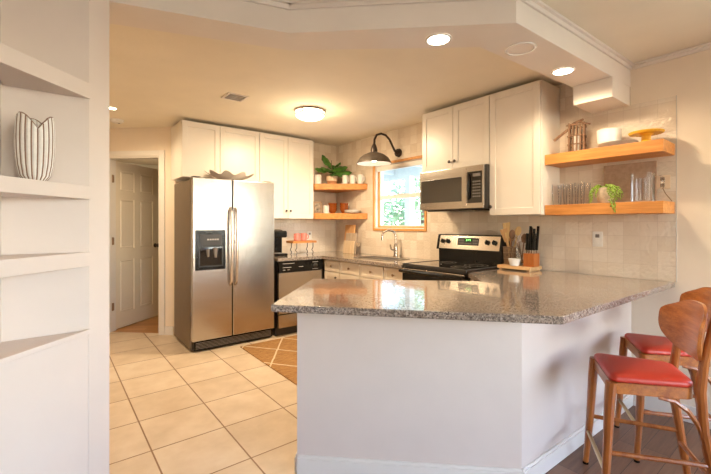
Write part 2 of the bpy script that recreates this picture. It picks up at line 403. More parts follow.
# dropped beam following the peninsula, with the drop block at the wall
ZB = 2.298
Q3, Q2, Q1, Q0 = (XW, 1.206), (1.889, 1.262), (1.0755, 1.966), (.17, 2.28)
struct('trim_3', MB().prism([P0, P1, P2, P3, Q3, Q2, Q1, Q0], ZB, ZC-.001, bv=.003), 'beam')
struct('trim_4', MB().box(2.956, XW, .958, 1.206, 2.160, ZB-.001, .002), 'beam')
# crown along the beam, the right wall and the left wall
def crown(pts, name):
    mb = MB()
    for (a, b) in zip(pts, pts[1:]):
        a, b = Vector(a), Vector(b); d = (b-a); L = d.length; ang = math.atan2(d.y, d.x)
        X = T(a.x, a.y, 0) @ RZ(ang)
        mb.box(-.012, L+.012, -.030, 0, ZC-.016, ZC-.001, .004, X=X); mb.box(-.006, L+.006, -.014, 0, ZC-.040, ZC-.014, .004, X=X)
    return struct(name, mb, 'beam')
crown([P0, P1, P2, P3], 'trim_5')
crown([(XW, .93), (XW, -3.5)], 'trim_6')
struct('baseboard_right', MB().box(XW-.014, XW, -3.5, .94, 0, .11, .004), 'trim')
struct('baseboard_left', MB().box(-1.9*0, 2.482, -.013, .0, 0, .11, .004, X=T(-1.9, -.076, 0) @ RZ(PI/4)), 'trim')
# tiled splashbacks
mb = MB()
for y0, y1, z0, z1 in [(.693, .957, .915, 2.166), (.957, W0-.024, .915, ZC-.001), (W1+.024, YF, .915, ZC-.001), (W0-.024, W1+.024, .915, Z0-.026), (W0-.024, W1+.024, Z1+.024, ZC-.001)]:
    mb.box(XW-.006, XW+.010, y0, y1, z0, z1)
struct('wall_tile', mb, 'tw')
struct('trim_7', MB().box(XW-.007, XW, .6905, .6935, .915, 2.168), 'dial')
struct('wall_tile_back', MB().box(2.03, XW-.006, YF-.006, YF+.010, .915, ZC-.001), 'tf')

# kitchen window
def wrail(mb, y0, y1, z0, z1, t, x0, x1):
    mb.box(x0, x1, y0, y0+t, z0, z1, .002).box(x0, x1, y1-t, y1, z0, z1, .002).box(x0, x1, y0+t, y1-t, z0, z0+t, .002).box(x0, x1, y0+t, y1-t, z1-t, z1, .002)
wf = struct('window_1', (lambda mb: (wrail(mb, W0-.026, W1+.026, Z0-.028, Z1+.026, .027, XW-.020, XW+.006), mb)[1])(MB()), 'frame')
mb = MB(); wrail(mb, W0, W1, Z0, Z1, .010, XW+.004, XW+.085); mb.build('jamb', 'trim', wf)
mb = MB(); wrail(mb, W0+.006, W1-.006, Z0+.006, Z1-.006, .022, XW+.040, XW+.062); mb.build('stop', 'frame', wf)
MB().box(XW+.012, XW+.036, W0+.012, W1-.012, Z1-.075, Z1-.012, .006).build('rolled_shade', 'vinyl', wf)
mb = MB(); wrail(mb, W0+.010, W1-.010, Z0+.010, Z1-.010, .030, XW+.06, XW+.11); mb.box(XW+.055, XW+.11, W0+.03, W1-.03, 1.625, 1.675, .003)
mb.box(XW+.045, XW+.060, 3.30, 3.38, 1.672, 1.684, .003)
mb.build('sash', 'vinyl', wf)
MB().box(XW+.082, XW+.086, W0+.035, W1-.035, Z0+.035, Z1-.035).build('glass_pane', 'pane', wf)
# front-room windows (behind and beside the camera)
def bigwin(n, fn, a0, a1, z0, z1, k):
    mb = MB(); th = .05
    for p in [(a0, a0+th, z0, z1), (a1-th, a1, z0, z1), (a0, a1, z0, z0+th), (a0, a1, z1-th, z1)] + [(a0+(a1-a0)*i/k-.02, a0+(a1-a0)*i/k+.02, z0, z1) for i in range(1, k)]:
        fn(mb, *p)
    return struct(n, mb, 'vinyl')
w2 = bigwin('window_2', lambda mb, a, b, c, d: mb.box(XW+.06, XW+.11, a, b, c, d, .003), S0, S1, SZ0, SZ1, 2)
w3 = bigwin('window_3', lambda mb, a, b, c, d: mb.box(a, b, -3.60, -3.55, c, d, .003), B0, B1, .72, 2.22, 3)
MB().box(XW+.085, XW+.089, S0+.03, S1-.03, SZ0+.03, SZ1-.03).build('glass_pane', 'pane', w2)
MB().box(B0+.03, B1-.03, -3.58, -3.576, .75, 2.19).build('glass_pane', 'pane', w3)

# open six-panel door into the hall
dr = struct('door_1', MB().box(0, .80, -.008, .008, .012, 2.085), 'door', loc=(.580, 5.535, 0), rz=math.radians(40.7))
mb = MB()
for x0, x1, z0, z1 in [(0, .80, .012, .20), (0, .80, .86, 1.00), (0, .80, 1.62, 1.72), (0, .80, 1.975, 2.085)]:
    mb.box(x0, x1, -.019, -.007, z0, z1); mb.box(x0, x1, .007, .019, z0, z1)
for x0, x1 in [(0, .11), (.35, .45), (.69, .80)]:
    mb.box(x0, x1, -.0192, -.007, .012, 2.085); mb.box(x0, x1, .007, .0192, .012, 2.085)
mb.build('rails', 'door', dr)
mb = MB()
for x0, x1 in [(.11, .35), (.45, .69)]:
    for z0, z1 in [(.20, .86), (1.00, 1.62), (1.72, 1.975)]:
        mb.box(x0+.018, x1-.018, -.0165, .0165, z0+.018, z1-.018, .008, seg=1)
mb.build('panels', 'door', dr)
MB().tube([(.735, -.018, 1.01), (.735, -.024, 1.01)], .030, 16).tube([(.735, -.02, 1.01), (.735, -.05, 1.01)], .011, 10).lathe([(0, 0), (.018, .004), (.028, .016), (.024, .030), (0, .036)], X=T(.735, -.045, 1.01) @ RX(PI/2), n=16).build('door_knob', 'iron', dr)
for z in (.30, 1.10, 1.86): MB().box(-.012, .012, -.030, -.012, z-.045, z+.045, .002).tube([(-.012, -.03, z-.047), (-.012, -.03, z+.047)], .008, 8).build('hinge', 'hook', dr)

# ------------------------------------------------------------------ outside, seen through the kitchen window
struct('ground', MB().box(XW+.13, 40, -12, 30, -.35, -.15), 'grass')
struct('patio', MB().box(XW+.13, 7.2, 0, 9, -.15, -.08), 'conc')
pr = thing('porch_roof', 'white porch roof seen through the upper window pane', 'roof', (XW+.14, 1, 0))
MB().box(0, 2.4, 0, 7, 2.50, 2.56).build('roof_board', 'porch', pr)
for k in range(6): MB().box(0, 2.4, .3+k*1.15, .38+k*1.15, 2.36, 2.50).build('rafter', 'porch', pr)
MB().box(2.30, 2.42, 0, 7, 2.26, 2.50).build('fascia', 'porch', pr)
for y, lab in [(5.30, 'pale porch post seen through the left of the window'), (7.35, 'pale porch post farther off outside the window')]:
    t = thing('porch_post', lab, 'post', (5.55, y, -.09), 0, 'porch posts outside the window')
    MB().box(-.07, .07, -.07, .07, 0, 2.36, .006).build('shaft', 'porch', t); MB().box(-.10, .10, -.10, .10, 0, .18, .006).build('base', 'porch', t)
def tree(x, y, h, R, n, lab, sd):
    rnd = random.Random(sd); t = thing('garden_tree', lab, 'tree', (x, y, -.15), 0, 'trees outside the window')
    MB().tube([(0, 0, 0), (.05, .03, h*.35), (-.03, .05, h*.7)], [.11, .09, .04], 10).build('trunk', 'bark', t)
    mb = MB(); ctr = []
    while len(ctr) < 30:
        v = Vector((rnd.uniform(-1, 1), rnd.uniform(-1, 1), rnd.uniform(-1, 1)))
        if v.length < 1: ctr.append((v.x*(R-.25), v.y*(R-.25), h*.56+v.z*h*.42))
    for i in range(n):
        c = rnd.choice(ctr); p = Vector(c)+Vector((rnd.uniform(-.24, .24), rnd.uniform(-.24, .24), rnd.uniform(-.24, .24)))
        q = Matrix.Rotation(rnd.uniform(0, 6), 3, 'Z') @ Matrix.Rotation(rnd.uniform(-1, 1), 3, 'X'); s_ = rnd.uniform(.06, .11)
        mb.face([p+q @ Vector(v)*s_ for v in ((-1, 0, 0), (0, -.5, .1), (1, 0, 0), (0, .5, .1))])
    mb.build('crown', 'foliage', t, norm=False)
for x, y, h, lab, sd_ in [(8.2, 7.3, 3.6, 'leafy green tree at the right of the window view', 1), (8.0, 10.0, 4.0, 'leafy green tree left of the porch posts outside', 2), (10.8, 9.6, 4.8, 'leafy green tree farther back in the middle of the window', 3), (10.9, 12.4, 4.8, 'leafy green tree farthest back at the left outside', 4)]:
    tree(x, y, h, 1.28, 2600, lab, sd_)

# ------------------------------------------------------------------ cabinets
def shaker(mb, x0, x1, z0, z1, y=0, t=.02, rail=.055):
    mb.box(x0, x1, y+.007, y+t, z0, z1)
    for a in [(x0, x0+rail, z0, z1), (x1-rail, x1, z0, z1), (x0+rail, x1-rail, z0, z0+rail), (x0+rail, x1-rail, z1-rail, z1)]:
        mb.box(a[0], a[1], y, y+.012, a[2], a[3], .0015, seg=1)
    return mb
def knob(mb, x, z, y=0, r=.014):
    return mb.lathe([(0, 0), (r*.45, .001), (r*.4, .010), (r, .015), (r*.95, .022), (0, .026)], X=T(x, y, z) @ RX(PI/2), n=14)
def wall_cab(loc, rz, w_, dep, z0, z1, doors, lab, group='white wall cabinets', gap=.004):
    t = thing('wall_cabinet', lab, 'cabinet', (loc[0], loc[1], z0), rz, group); h = z1-z0
    MB().box(0, w_, .021, dep, 0, h, .0015).build('body', 'cab', t)
    for x0, x1, kx in doors:
        d = shaker(MB(), x0+gap/2, x1-gap/2, .003, h-.012).build('cabinet_door', 'cab', t)
        if kx is not None: knob(MB(), kx[0], kx[1]).build('knob', 'iron', d)
    return t
ZT = 2.425
YCF = 4.370
wall_cab((1.098, YCF), 0, .882, .48, 1.815, ZT, [(0, .405, None), (.405, .882, None)], 'white two-door wall cabinet above the refrigerator')
wall_cab((1.982, YCF), 0, .764, YF-YCF-.008, 1.376, ZT, [(0, .382, (.352, .10)), (.382, .764, (.412, .10))], 'tall white two-door wall cabinet between refrigerator and plant shelf')
XCF = 2.958
wall_cab((XCF, 2.650), R90, .763, XW-XCF-.008, 1.823, ZT, [(0, .3815, (.350, .070)), (.3815, .763, (.411, .070))], 'white two-door wall cabinet above the microwave')
wall_cab((XCF, 1.885), R90, .439, XW-XCF-.008, 1.379, ZT, [(0, .439, (.020, .075))], 'tall single-door white wall cabinet right of the microwave')

# base cabinets under the window
def base_cab(y1, y0, lab, ndoors=1):
    t = thing('base_cabinet', lab, 'cabinet', (2.660, y1, 0), R90, 'cream base cabinets'); w_ = y1-y0
    MB().box(0, w_, .021, XW-2.66-.012, .10, .878).box(0, w_, .08, .55, 0, .10).build('body', 'cabcream', t)
    d = shaker(MB(), .003, w_-.003, .735, .868, rail=.028).build('drawer', 'cabcream', t); knob(MB(), w_/2, .80).build('knob', 'hook', d)
    for k in range(ndoors):
        d = shaker(MB(), .003+k*w_/ndoors, (k+1)*w_/ndoors-.003, .115, .727).build('cabinet_door', 'cabcream', t); knob(MB(), w_*.8, .67).build('knob', 'iron', d)
base_cab(3.985, 3.665, 'cream base cabinet in the corner beside the dishwasher')
base_cab(3.660, 3.290, 'cream base cabinet second from the dishwasher')
base_cab(3.285, 2.905, 'cream base cabinet in front of the faucet')
base_cab(2.900, 2.606, 'narrow cream base cabinet against the range')
# counter along the back walls
ct = tag(MB().prism([(2.035, 3.995), (2.035, YF-.008), (XW-.008, YF-.008), (XW-.008, 2.605), (2.625, 2.605), (2.625, 3.995)], .880, .915, bv=.004).build('countertop', 'granite'), 'L-shaped granite countertop in the kitchen corner under the window', 'countertop', 'granite countertops')

# peninsula
pb = thing('peninsula_base', 'white painted angled peninsula wall under the granite bar', 'peninsula', (1.45, 1.4, 0))
off = Matrix.Translation((-1.45, -1.4, 0))
BP = [(1.013, 1.774), (1.822, .982), (1.822, .982), (XW-.004, .948), (XW-.004, 1.868), (2.66, 1.868), (2.40, 1.60), (2.28, 1.475), (1.497, 2.258)]
MB().prism([BP[0], BP[1]]+BP[3:], 0, .878, X=off).build('base_body', 'wallw', pb)
def bboard(mb, a, b):
    a, b = Vector(a), Vector(b); d = b-a; X = off @ T(a.x, a.y, 0) @ RZ(math.atan2(d.y, d.x))
    return mb.box(0, d.length, -.014, 0, 0, .082, .002, X=X).box(0, d.length, -.009, 0, .080, .098, .003, X=X)
bboard(MB(), BP[0], BP[1]).build('baseboard', 'trim', pb); bboard(MB(), BP[1], BP[3]).build('baseboard', 'trim', pb)
bboard(MB(), BP[-1], BP[0]).build('baseboard', 'trim', pb)
tag(MB().prism([(.843, 1.695), (.834, 1.712), (1.471, 2.349), (2.300, 1.520), (2.635, 1.868), (XW-.008, 1.868), (XW-.008, .700), (1.689, .728), (1.680, .736)], .880, .915, bv=.004).build('countertop', 'granite'), 'large angled granite countertop on the white peninsula', 'countertop', 'granite countertops')

# ------------------------------------------------------------------ refrigerator (local x right, front -Y at y=0)
fr = thing('refrigerator', 'stainless side-by-side refrigerator with black water dispenser', 'refrigerator', (1.112, 4.045, 0))
MB().box(0, .905, .075, .72, .025, 1.765, .006).build('body', 'steelside', fr)
L_ = MB().box(.002, .409, 0, .070, .115, 1.782, .010, seg=3).build('door_panel', 'steel', fr)
R_ = MB().box(.417, .903, 0, .070, .115, 1.782, .010, seg=3).build('door_panel', 'steel', fr)
for d, x in ((L_, .385), (R_, .441)):
    pts = [(x, 0, .66), (x, -.045, .70), (x, -.058, .90), (x, -.060, 1.07), (x, -.058, 1.24), (x, -.045, 1.44), (x, 0, 1.48)]
    MB().tube(pts, [.013, .015, .015, .015, .015, .015, .013], 12).build('handle', 'handle', d)
dp = MB().box(.028, .335, -.010, .002, .835, 1.245, .004).build('dispenser', 'black', fr)
MB().box(.070, .297, -.0115, -.008, 1.085, 1.20).build('control_panel', 'dark', dp)
mb = MB()
for k in range(5): MB().box(.145+k*.025, .160+k*.025, -.013, -.011, 1.140, 1.155).build('button', 'dial', dp)
mb = MB().box(.062, .072, -.016, -.008, .875, 1.075).box(.295, .305, -.016, -.008, .875, 1.075).box(.062, .305, -.016, -.008, 1.070, 1.080).box(.062, .305, -.022, -.008, .868, .880, .002)
mb.build('recess_frame', 'dark', dp)
MB().box(.072, .295, -.0108, -.009, .880, 1.070).build('recess', 'gblack', dp)
MB().tube([(.15, -.012, 1.05), (.15, -.018, .97)], [.018, .012], 12).tube([(.225, -.012, 1.06), (.225, -.02, .96)], [.024, .014], 12).build('spout', 'grey', dp)
MB().box(.02, .885, .02, .60, .02, .108, .003).build('grille', 'black', fr)
mb = MB()
for k in range(5): mb.box(.04, .865, .015, .022, .035+k*.014, .040+k*.014)
mb.build('grille_slats', 'grey', fr)
for x in (.05, .83): MB().box(x-.04, x+.04, .02, .10, 1.765, 1.795, .008).build('hinge_cover', 'dark', fr)
# wavy white bowl on top
def wavy(a, z): return 1+.10*math.sin(9*a)*(z/.10)
bo = MB().lathe([(0, .004), (.09, 0), (.13, .02), (.20, .062), (.255, .105), (.248, .108), (.19, .070), (.12, .032), (0, .022)], n=90, f=wavy)
for v in bo.bm.verts: v.co.y *= .55; v.co.z *= .70*(1+.25*math.sin(9*math.atan2(v.co.y/.55, v.co.x))*(v.co.z/.1))
tag(bo.build('scalloped_bowl', 'plate', loc=(1.560, 4.208, 1.785)), 'white scalloped wavy bowl lying on top of the refrigerator', 'bowl')

# dishwasher
dw = thing('dishwasher', 'stainless dishwasher with black control panel beside the refrigerator', 'dishwasher', (2.050, 3.995, 0))
MB().box(0, .600, .06, .58, .10, .876).box(0, .6, .10, .5, 0, .10).build('body', 'dark', dw)
MB().box(.002, .598, .02, .06, .265, .742, .004).build('door_panel', 'steel', dw)
MB().box(.002, .598, .022, .06, .105, .255, .004).build('kick_panel', 'steel', dw)
cp = MB().box(.002, .598, .010, .06, .748, .872, .006).build('control_panel', 'black', dw)
MB().lathe([(0, 0), (.032, 0), (.030, .012), (.012, .02), (0, .02)], X=T(.49, .010, .805) @ RX(PI/2), n=20).build('dial', 'dark', cp)
mb = MB()
for x0, x1, z in [(.05, .20, .845), (.05, .16, .80), (.26, .32, .80), (.05, .08, .772), (.11, .14, .772), (.45, .53, .845), (.45, .53, .762)]: MB().box(x0, x1, .0085, .0105, z, z+.005).build('printed_mark', 'dial', cp)

# ------------------------------------------------------------------ range (local frame: x to the right along -Y, y into the wall)
rg = thing('range', 'stainless and black electric range with green clock display', 'stove', (2.640, 2.602, 0), R90)
RW = .716
MB().box(0, RW, .02, XW-2.64-.012, .03, .905).build('body', 'dark', rg)
MB().box(0, RW, -.005, .60, .900, .930, .006).build('cooktop', 'gblack', rg)
MB().box(0, .012, .0, .60, .925, .934, .002).box(RW-.012, RW, .0, .60, .925, .934, .002).box(0, RW, -.014, .004, .900, .934, .004).build('cooktop_rim', 'dark', rg)
for x, y, r in [(.19, .17, .105), (.53, .17, .085), (.19, .42, .085), (.53, .40, .105)]:
    MB().lathe([(r-.004, .9302), (r, .9306), (r+.001, .9302)], (x, y, 0), 40).lathe([(r*.6-.003, .9302), (r*.6, .9306), (r*.6+.001, .9302)], (x, y, 0), 40).build('burner_ring', 'grey', rg)
od = MB().box(.006, RW-.006, -.022, .02, .20, .872, .006).build('oven_door', 'black', rg)
MB().box(.006, RW-.006, -.024, -.020, .848, .892, .003).build('door_trim', 'handle', od)
MB().box(.12, RW-.12, -.024, -.021, .36, .66).build('oven_window', 'gblack', od)
hp = [(.012, -.018, .862), (.012, -.055, .868), (.10, -.078, .870), (RW/2, -.095, .871), (RW-.10, -.078, .870), (RW-.012, -.055, .868), (RW-.012, -.018, .862)]
MB().tube(hp, .016, 10).build('oven_handle', 'black', od)
MB().box(.006, RW-.006, -.012, .02, .04, .19, .004).build('storage_drawer', 'steel', rg)
MB().box(.0, RW, .520, .630, .915, 1.060, .004).build('backguard', 'black', rg)
pn = MB().prism([(.500, 1.062), (.530, 1.194), (.632, 1.194), (.632, 1.062)], .012, RW-.012, X=Matrix(((0, 0, 1, 0), (1, 0, 0, 0), (0, 1, 0, 0), (0, 0, 0, 1))), bv=.002).build('control_panel', 'handle', rg)
for a, b in ((-.008, .014), (RW-.014, RW+.008)):
    MB().prism([(.490, 1.052), (.522, 1.202), (.636, 1.202), (.636, 1.052)], a, b, X=Matrix(((0, 0, 1, 0), (1, 0, 0, 0), (0, 1, 0, 0), (0, 0, 0, 1))), bv=.004).build('end_cap', 'black', rg)
MB().box(-.002, RW+.002, .526, .636, 1.192, 1.204, .004).build('panel_cap', 'black', rg)
def onp(z): return .500+(z-1.062)*.030/.132
for x in (.060, .125, .572, .646):
    MB().lathe([(0, 0), (.022, 0), (.020, .018), (.010, .022), (0, .022)], X=T(x, onp(1.134), 1.134) @ RX(PI/2-.2), n=18).box(-.004, .004, -.022, .022, .016, .028, X=T(x, onp(1.134), 1.134) @ RX(PI/2-.2)).build('burner_knob', 'black', rg)
ds = MB().box(.242, .480, -.003, .02, -.036, .036, .003, X=T(0, onp(1.136), 1.136) @ RX(-.2)).build('clock_panel', 'dark', rg)
MB().box(.325, .405, -.005, 0, .002, .030, X=T(0, onp(1.136), 1.136) @ RX(-.2)).build('clock_display', 'gdisp', ds)
mb = MB(); SEG = {'2': 'abged', '4': 'fgbc', '7': 'abc'}
XD = T(0, onp(1.136)-.0055, 1.136) @ RX(-.2)
def digit(mb, ch, x, z, w_, h, th):
    pos = dict(a=(x, x+w_, z+h-th, z+h), g=(x, x+w_, z+h/2-th/2, z+h/2+th/2), d=(x, x+w_, z, z+th), f=(x, x+th, z+h/2, z+h), b=(x+w_-th, x+w_, z+h/2, z+h), e=(x, x+th, z, z+h/2), c=(x+w_-th, x+w_, z, z+h/2))
    for s_ in SEG[ch]:
        p = pos[s_]; mb.box(p[0], p[1], -.001, .0005, p[2], p[3], X=XD)
digit(mb, '2', .342, .007, .010, .018, .003); mb.box(.357, .360, -.001, .0005, .010, .013, X=XD).box(.377, .380, -.001, .0005, .018, .021, X=XD)
digit(mb, '4', .365, .007, .010, .018, .003); digit(mb, '7', .380, .007, .010, .018, .003)
mb.build('clock_digits', 'digit', ds)
mb = MB()
for k in range(3):
    for j in range(2):
        mb.box(.255+k*.022, .268+k*.022, -.005, 0, -.022+j*.026, -.008+j*.026, X=T(0, onp(1.136), 1.136) @ RX(-.2)); mb.box(.420+k*.019, .431+k*.019, -.005, 0, -.022+j*.026, -.008+j*.026, X=T(0, onp(1.136), 1.136) @ RX(-.2))
for k in range(4): mb.box(.325+k*.021, .338+k*.021, -.005, 0, -.024, -.014, X=T(0, onp(1.136), 1.136) @ RX(-.2))
mb.build('touch_buttons', 'grey', ds)

# microwave
mw = thing('microwave', 'stainless over-the-range microwave with dark glass door', 'microwave', (2.892, 2.622, 1.440), R90)
MW = .735
MB().box(.002, MW, .030, XW-2.892-.012, .0, .380, .003).build('body', 'dark', mw)
dd = MB().box(0, MW-.012, 0, .034, .004, .378, .006).build('front_frame', 'steel', mw)
MB().box(.022, .500, -.003, .002, .070, .290, .003).build('door_glass', 'mglass', dd)
MB().box(.560, .708, -.003, .002, .050, .325, .003).build('keypad', 'gblack', dd)
MB().box(.620, .695, -.005, -.002, .280, .306).build('display', 'grey', dd)
mb = MB()
for i in range(4):
    for j in range(6): mb.box(.620+i*.020, .633+i*.020, -.0045, -.002, .100+j*.026, .112+j*.026)
mb.build('keys', 'grey', dd)
MB().tube([(.580, 0, .085), (.582, -.018, .10), (.582, -.022, .20), (.582, -.018, .285), (.580, 0, .30)], .009, 10).build('handle', 'black', dd)
MB().box(.510, .552, -.004, .002, .02, .365, .003).build('door_edge', 'steel', dd)
MB().box(.06, MW-.06, .05, .36, -.012, .002, .003).build('vent_underside', 'black', mw)

# ------------------------------------------------------------------ sink and faucet
sk = thing('sink', 'undermount steel sink rim in the corner countertop', 'sink', (2.95, 3.27, .915), R90)
mb = MB()
for a in [(-.30, .30, -.17, -.150), (-.30, .30, .150, .17), (-.30, -.28, -.15, .15), (.28, .30, -.15, .15)]: mb.box(a[0], a[1], a[2], a[3], .0005, .008, .003)
mb.build('rim', 'sink', sk); MB().box(-.28, .28, -.15, .15, -.0, .0025).build('basin', 'dark', sk)
fc = thing('faucet', 'brushed nickel gooseneck faucet below the window', 'faucet', (3.205, 3.285, .915), R90)
MB().lathe([(0, 0), (.030, 0), (.028, .010), (.022, .04), (.026, .09), (.024, .13), (.016, .16), (0, .165)], n=20).build('faucet_body', 'nickel', fc)
pts = [(0, 0, .14)]+[(-.0, 0, .22)]+[(-.052+.052*math.cos(a), -.06+.06*math.cos(a), .245+.075*math.sin(a)) for a in [PI*k/10 for k in range(0, 11)]]+[(-.104, -.12, .215), (-.104, -.12, .20)]
MB().tube(pts, [.012]*11+[.011]*2+[.014, .014], 12).build('spout', 'nickel', fc)
MB().tube([(0, -.0, .075), (-.045, -.03, .095), (-.058, -.035, .15)], [.012, .010, .007], 10).build('lever', 'nickel', fc)

# ------------------------------------------------------------------ wall lamp, ceiling fixtures
wl = thing('wall_lamp', 'bronze gooseneck barn wall lamp above the window corner', 'lamp', (XW-.008, 3.318, 2.165), R90)
MB().tube([(0, -.030, 0), (0, 0, 0)], [.045, .052], 24).tube([(0, -.055, 0), (0, -.03, 0)], [.016, .028], 16).build('wall_plate', 'iron', wl)
arm = [(0, -.03, 0), (0, -.07, .015), (0, -.11, .075), (0, -.155, .140), (0, -.215, .182), (0, -.290, .190), (0, -.355, .165), (0, -.388, .11), (0, -.395, .045)]
MB().tube(arm, .0130, 12).build('arm', 'iron', wl)
sh = MB().lathe([(.196, -.170), (.200, -.168), (.192, -.150), (.165, -.105), (.118, -.068), (.062, -.045), (.036, -.038)], (0, -.395, 0), 40).build('lamp_shade', 'shade', wl)
MB().lathe([(.195, -.169), (.188, -.151), (.161, -.108), (.115, -.072), (.06, -.049), (0, -.046)], (0, -.395, 0), 40).build('inner_enamel', 'shadein', sh)
MB().lathe([(.0, -.045), (.036, -.045), (.040, -.020), (.034, .01), (.026, .035), (.016, .055), (0, .056)], (0, -.395, 0), 24).build('socket_cap', 'iron', wl)
MB().lathe([(0, -.150), (.028, -.140), (.038, -.115), (.030, -.085), (.016, -.060), (0, -.05)], (0, -.395, 0), 20).build('bulb', 'bulb', wl)
light('wall_lamp_light', 'SPOT', (XW-.403, 3.318, 2.165-.172), 9, WARM, .06, (0, 0, 0), spot=150, blend=.6)

fl = thing('flush_ceiling_light', 'round flush ceiling light glowing over the kitchen', 'lamp', (2.060, 3.350, ZC))
MB().lathe([(0, -.001), (.150, -.001), (.156, -.006), (.150, -.016), (.0, -.016)], n=48).build('base_ring', 'nickel', fl)
MB().lathe([(.146, -.017), (.146, -.050), (.132, -.068), (.095, -.086), (.05, -.094), (0, -.096)], n=48).build('diffuser', 'lampon', fl)
MB().lathe([(.147, -.044), (.153, -.044), (.153, -.053), (.147, -.053), (.147, -.044)], n=48).build('band', 'nickel', fl)
for k in range(4):
    a = k*PI/2+.5; MB().box(-.006, .006, -.003, .003, -.052, -.014, X=T(.151*math.cos(a), .151*math.sin(a), 0) @ RZ(a+PI/2)).build('clip', 'nickel', fl)
light('flush_light_down', 'AREA', (2.060, 3.350, ZC-.105), 44, WARM, .28)
light('flush_light_glow', 'POINT', (2.060, 3.350, ZC-.24), 12, WARM, .14)
hl = thing('added_hall_lamp', 'unseen round lamp added to brighten the hall behind the open door', 'lamp', (1.1, 7.2, ZC))  # out-of-view lamp, added because the hall was too dark
MB().lathe([(0, -.001), (.14, -.001), (.14, -.03), (.08, -.07), (0, -.08)], n=32).build('diffuser', 'lampon', hl)
light('hall_fill_light', 'POINT', (1.1, 7.2, ZC-.2), 16, WARM, .12)  # fill light of the added hall lamp
def downlight(x, y, z, r, lab, lit=True, power=8, spot=130, blend=.8):
    t = thing('recessed_light', lab, 'lamp', (x, y, z), 0, 'recessed ceiling lights')
    MB().lathe([(r*.80, -.0005), (r*.84, -.006), (r*.98, -.005), (r, -.0005)], n=40).build('trim_ring', 'white', t)
    MB().lathe([(0, -.0025), (r*.82, -.0025), (r*.82, -.0005), (0, -.0005)], n=40).build('lens', 'spoton' if lit else 'beam', t)
    if lit: light('recessed_beam', 'SPOT', (x, y, z-.012), power, WARM, .05, (0, 0, 0), spot=spot, blend=blend)
downlight(1.637, 1.350, ZB, .070, 'lit recessed light in the middle stretch of the beam', power=34, spot=160)
downlight(2.609, 1.126, ZB, .070, 'lit recessed light in the beam above the drop block', power=58, spot=168, blend=.55)
downlight(2.088, 1.135, ZB, .085, 'unlit round white cover in the beam between two lit lights', lit=False)
downlight(.468, 4.50, ZC, .055, 'small lit recessed light by the niche wall edge', power=95, spot=165)
downlight(1.2, -1.2, ZC, .075, 'unseen recessed light added to brighten the front room, window side', power=8, spot=165)  # added lamp behind the camera, warm fill for the front room
downlight(-1.3, -1.2, ZC, .075, 'unseen recessed light added to brighten the front room, entry side', power=8, spot=165)  # second added fill lamp, also out of view
sd = thing('smoke_detector', 'round white smoke detector on the ceiling near the doorway', 'smoke detector', (.573, 4.973, ZC))
MB().lathe([(0, -.034), (.045, -.034), (.060, -.024), (.068, -.008), (.068, -.001), (0, -.001)], n=32).build('case', 'whitem', sd)
MB().lathe([(0, -.037), (.010, -.037), (.012, -.034), (0, -.033)], (.02, 0, 0), 12).build('button', 'grey', sd)
vt = thing('ceiling_vent', 'small square white air vent in the kitchen ceiling', 'vent', (1.309, 3.414, ZC), .0)
mb = MB(); wv = .075
for a in [(-wv-.02, wv+.02, -wv-.02, -wv), (-wv-.02, wv+.02, wv, wv+.02), (-wv-.02, -wv, -wv, wv), (wv, wv+.02, -wv, wv)]: mb.box(a[0], a[1], a[2], a[3], -.008, -.001, .002)
mb.build('vent_frame', 'beam', vt); MB().box(-wv, wv, -wv, wv, -.003, -.001).build('backing', 'dial', vt)
for k in range(4): MB().box(-wv, wv, -.014, .014, -.0015, .0015, X=T(0, -wv+.018+k*.038, -.008) @ RX(.6)).build('slat', 'beam', vt)

# ------------------------------------------------------------------ shelves
def wshelf(z0, z1, lab):
    return tag(MB().box(3.024, XW-.008, .700, 1.443, z0, z1, .003).build('floating_shelf', 'shelf'), lab, 'shelf', 'floating oak shelves')
wshelf(1.766, 1.844, 'upper oak floating shelf holding lantern and yellow cake stand')
wshelf(1.374, 1.452, 'lower oak floating shelf holding pitcher and trailing plant')
for z0, z1, lab in ((1.766, 1.844, 'upper oak corner shelf holding the fig plant'), (1.374, 1.452, 'lower oak corner shelf holding amber bowls')):
    tag(MB().prism([(2.750, YF-.008), (2.750, 4.33), (XW-.008, 3.905), (XW-.008, YF-.008)], z0, z1, bv=.003).build('corner_shelf', 'shelfx'), lab, 'shelf', 'oak corner shelves')

def mug(name, loc, r, h, m, lab, cat='mug', group=None, ha=None, handle=True):
    t = thing(name, lab, cat, loc, ha or 0, group)
    MB().lathe([(0, 0), (r*.85, 0), (r, h*.08), (r, h), (r*.93, h), (r*.90, h*.12), (0, h*.10)], n=24).build('cup', m, t)
    if handle: MB().tube([(r*.95, 0, h*.25), (r*1.45, 0, h*.30), (r*1.6, 0, h*.52), (r*1.45, 0, h*.75), (r*.95, 0, h*.80)], h*.055, 8).build('handle', m, t)
    return t
def bowl_prof(r, h, b=.45): return [(0, 0), (r*b, 0), (r*b*1.05, h*.06), (r*.86, h*.55), (r, h), (r*.95, h), (r*.80, h*.55), (r*b*.9, h*.14), (0, h*.12)]
ZU, ZL = 1.8445, 1.4525
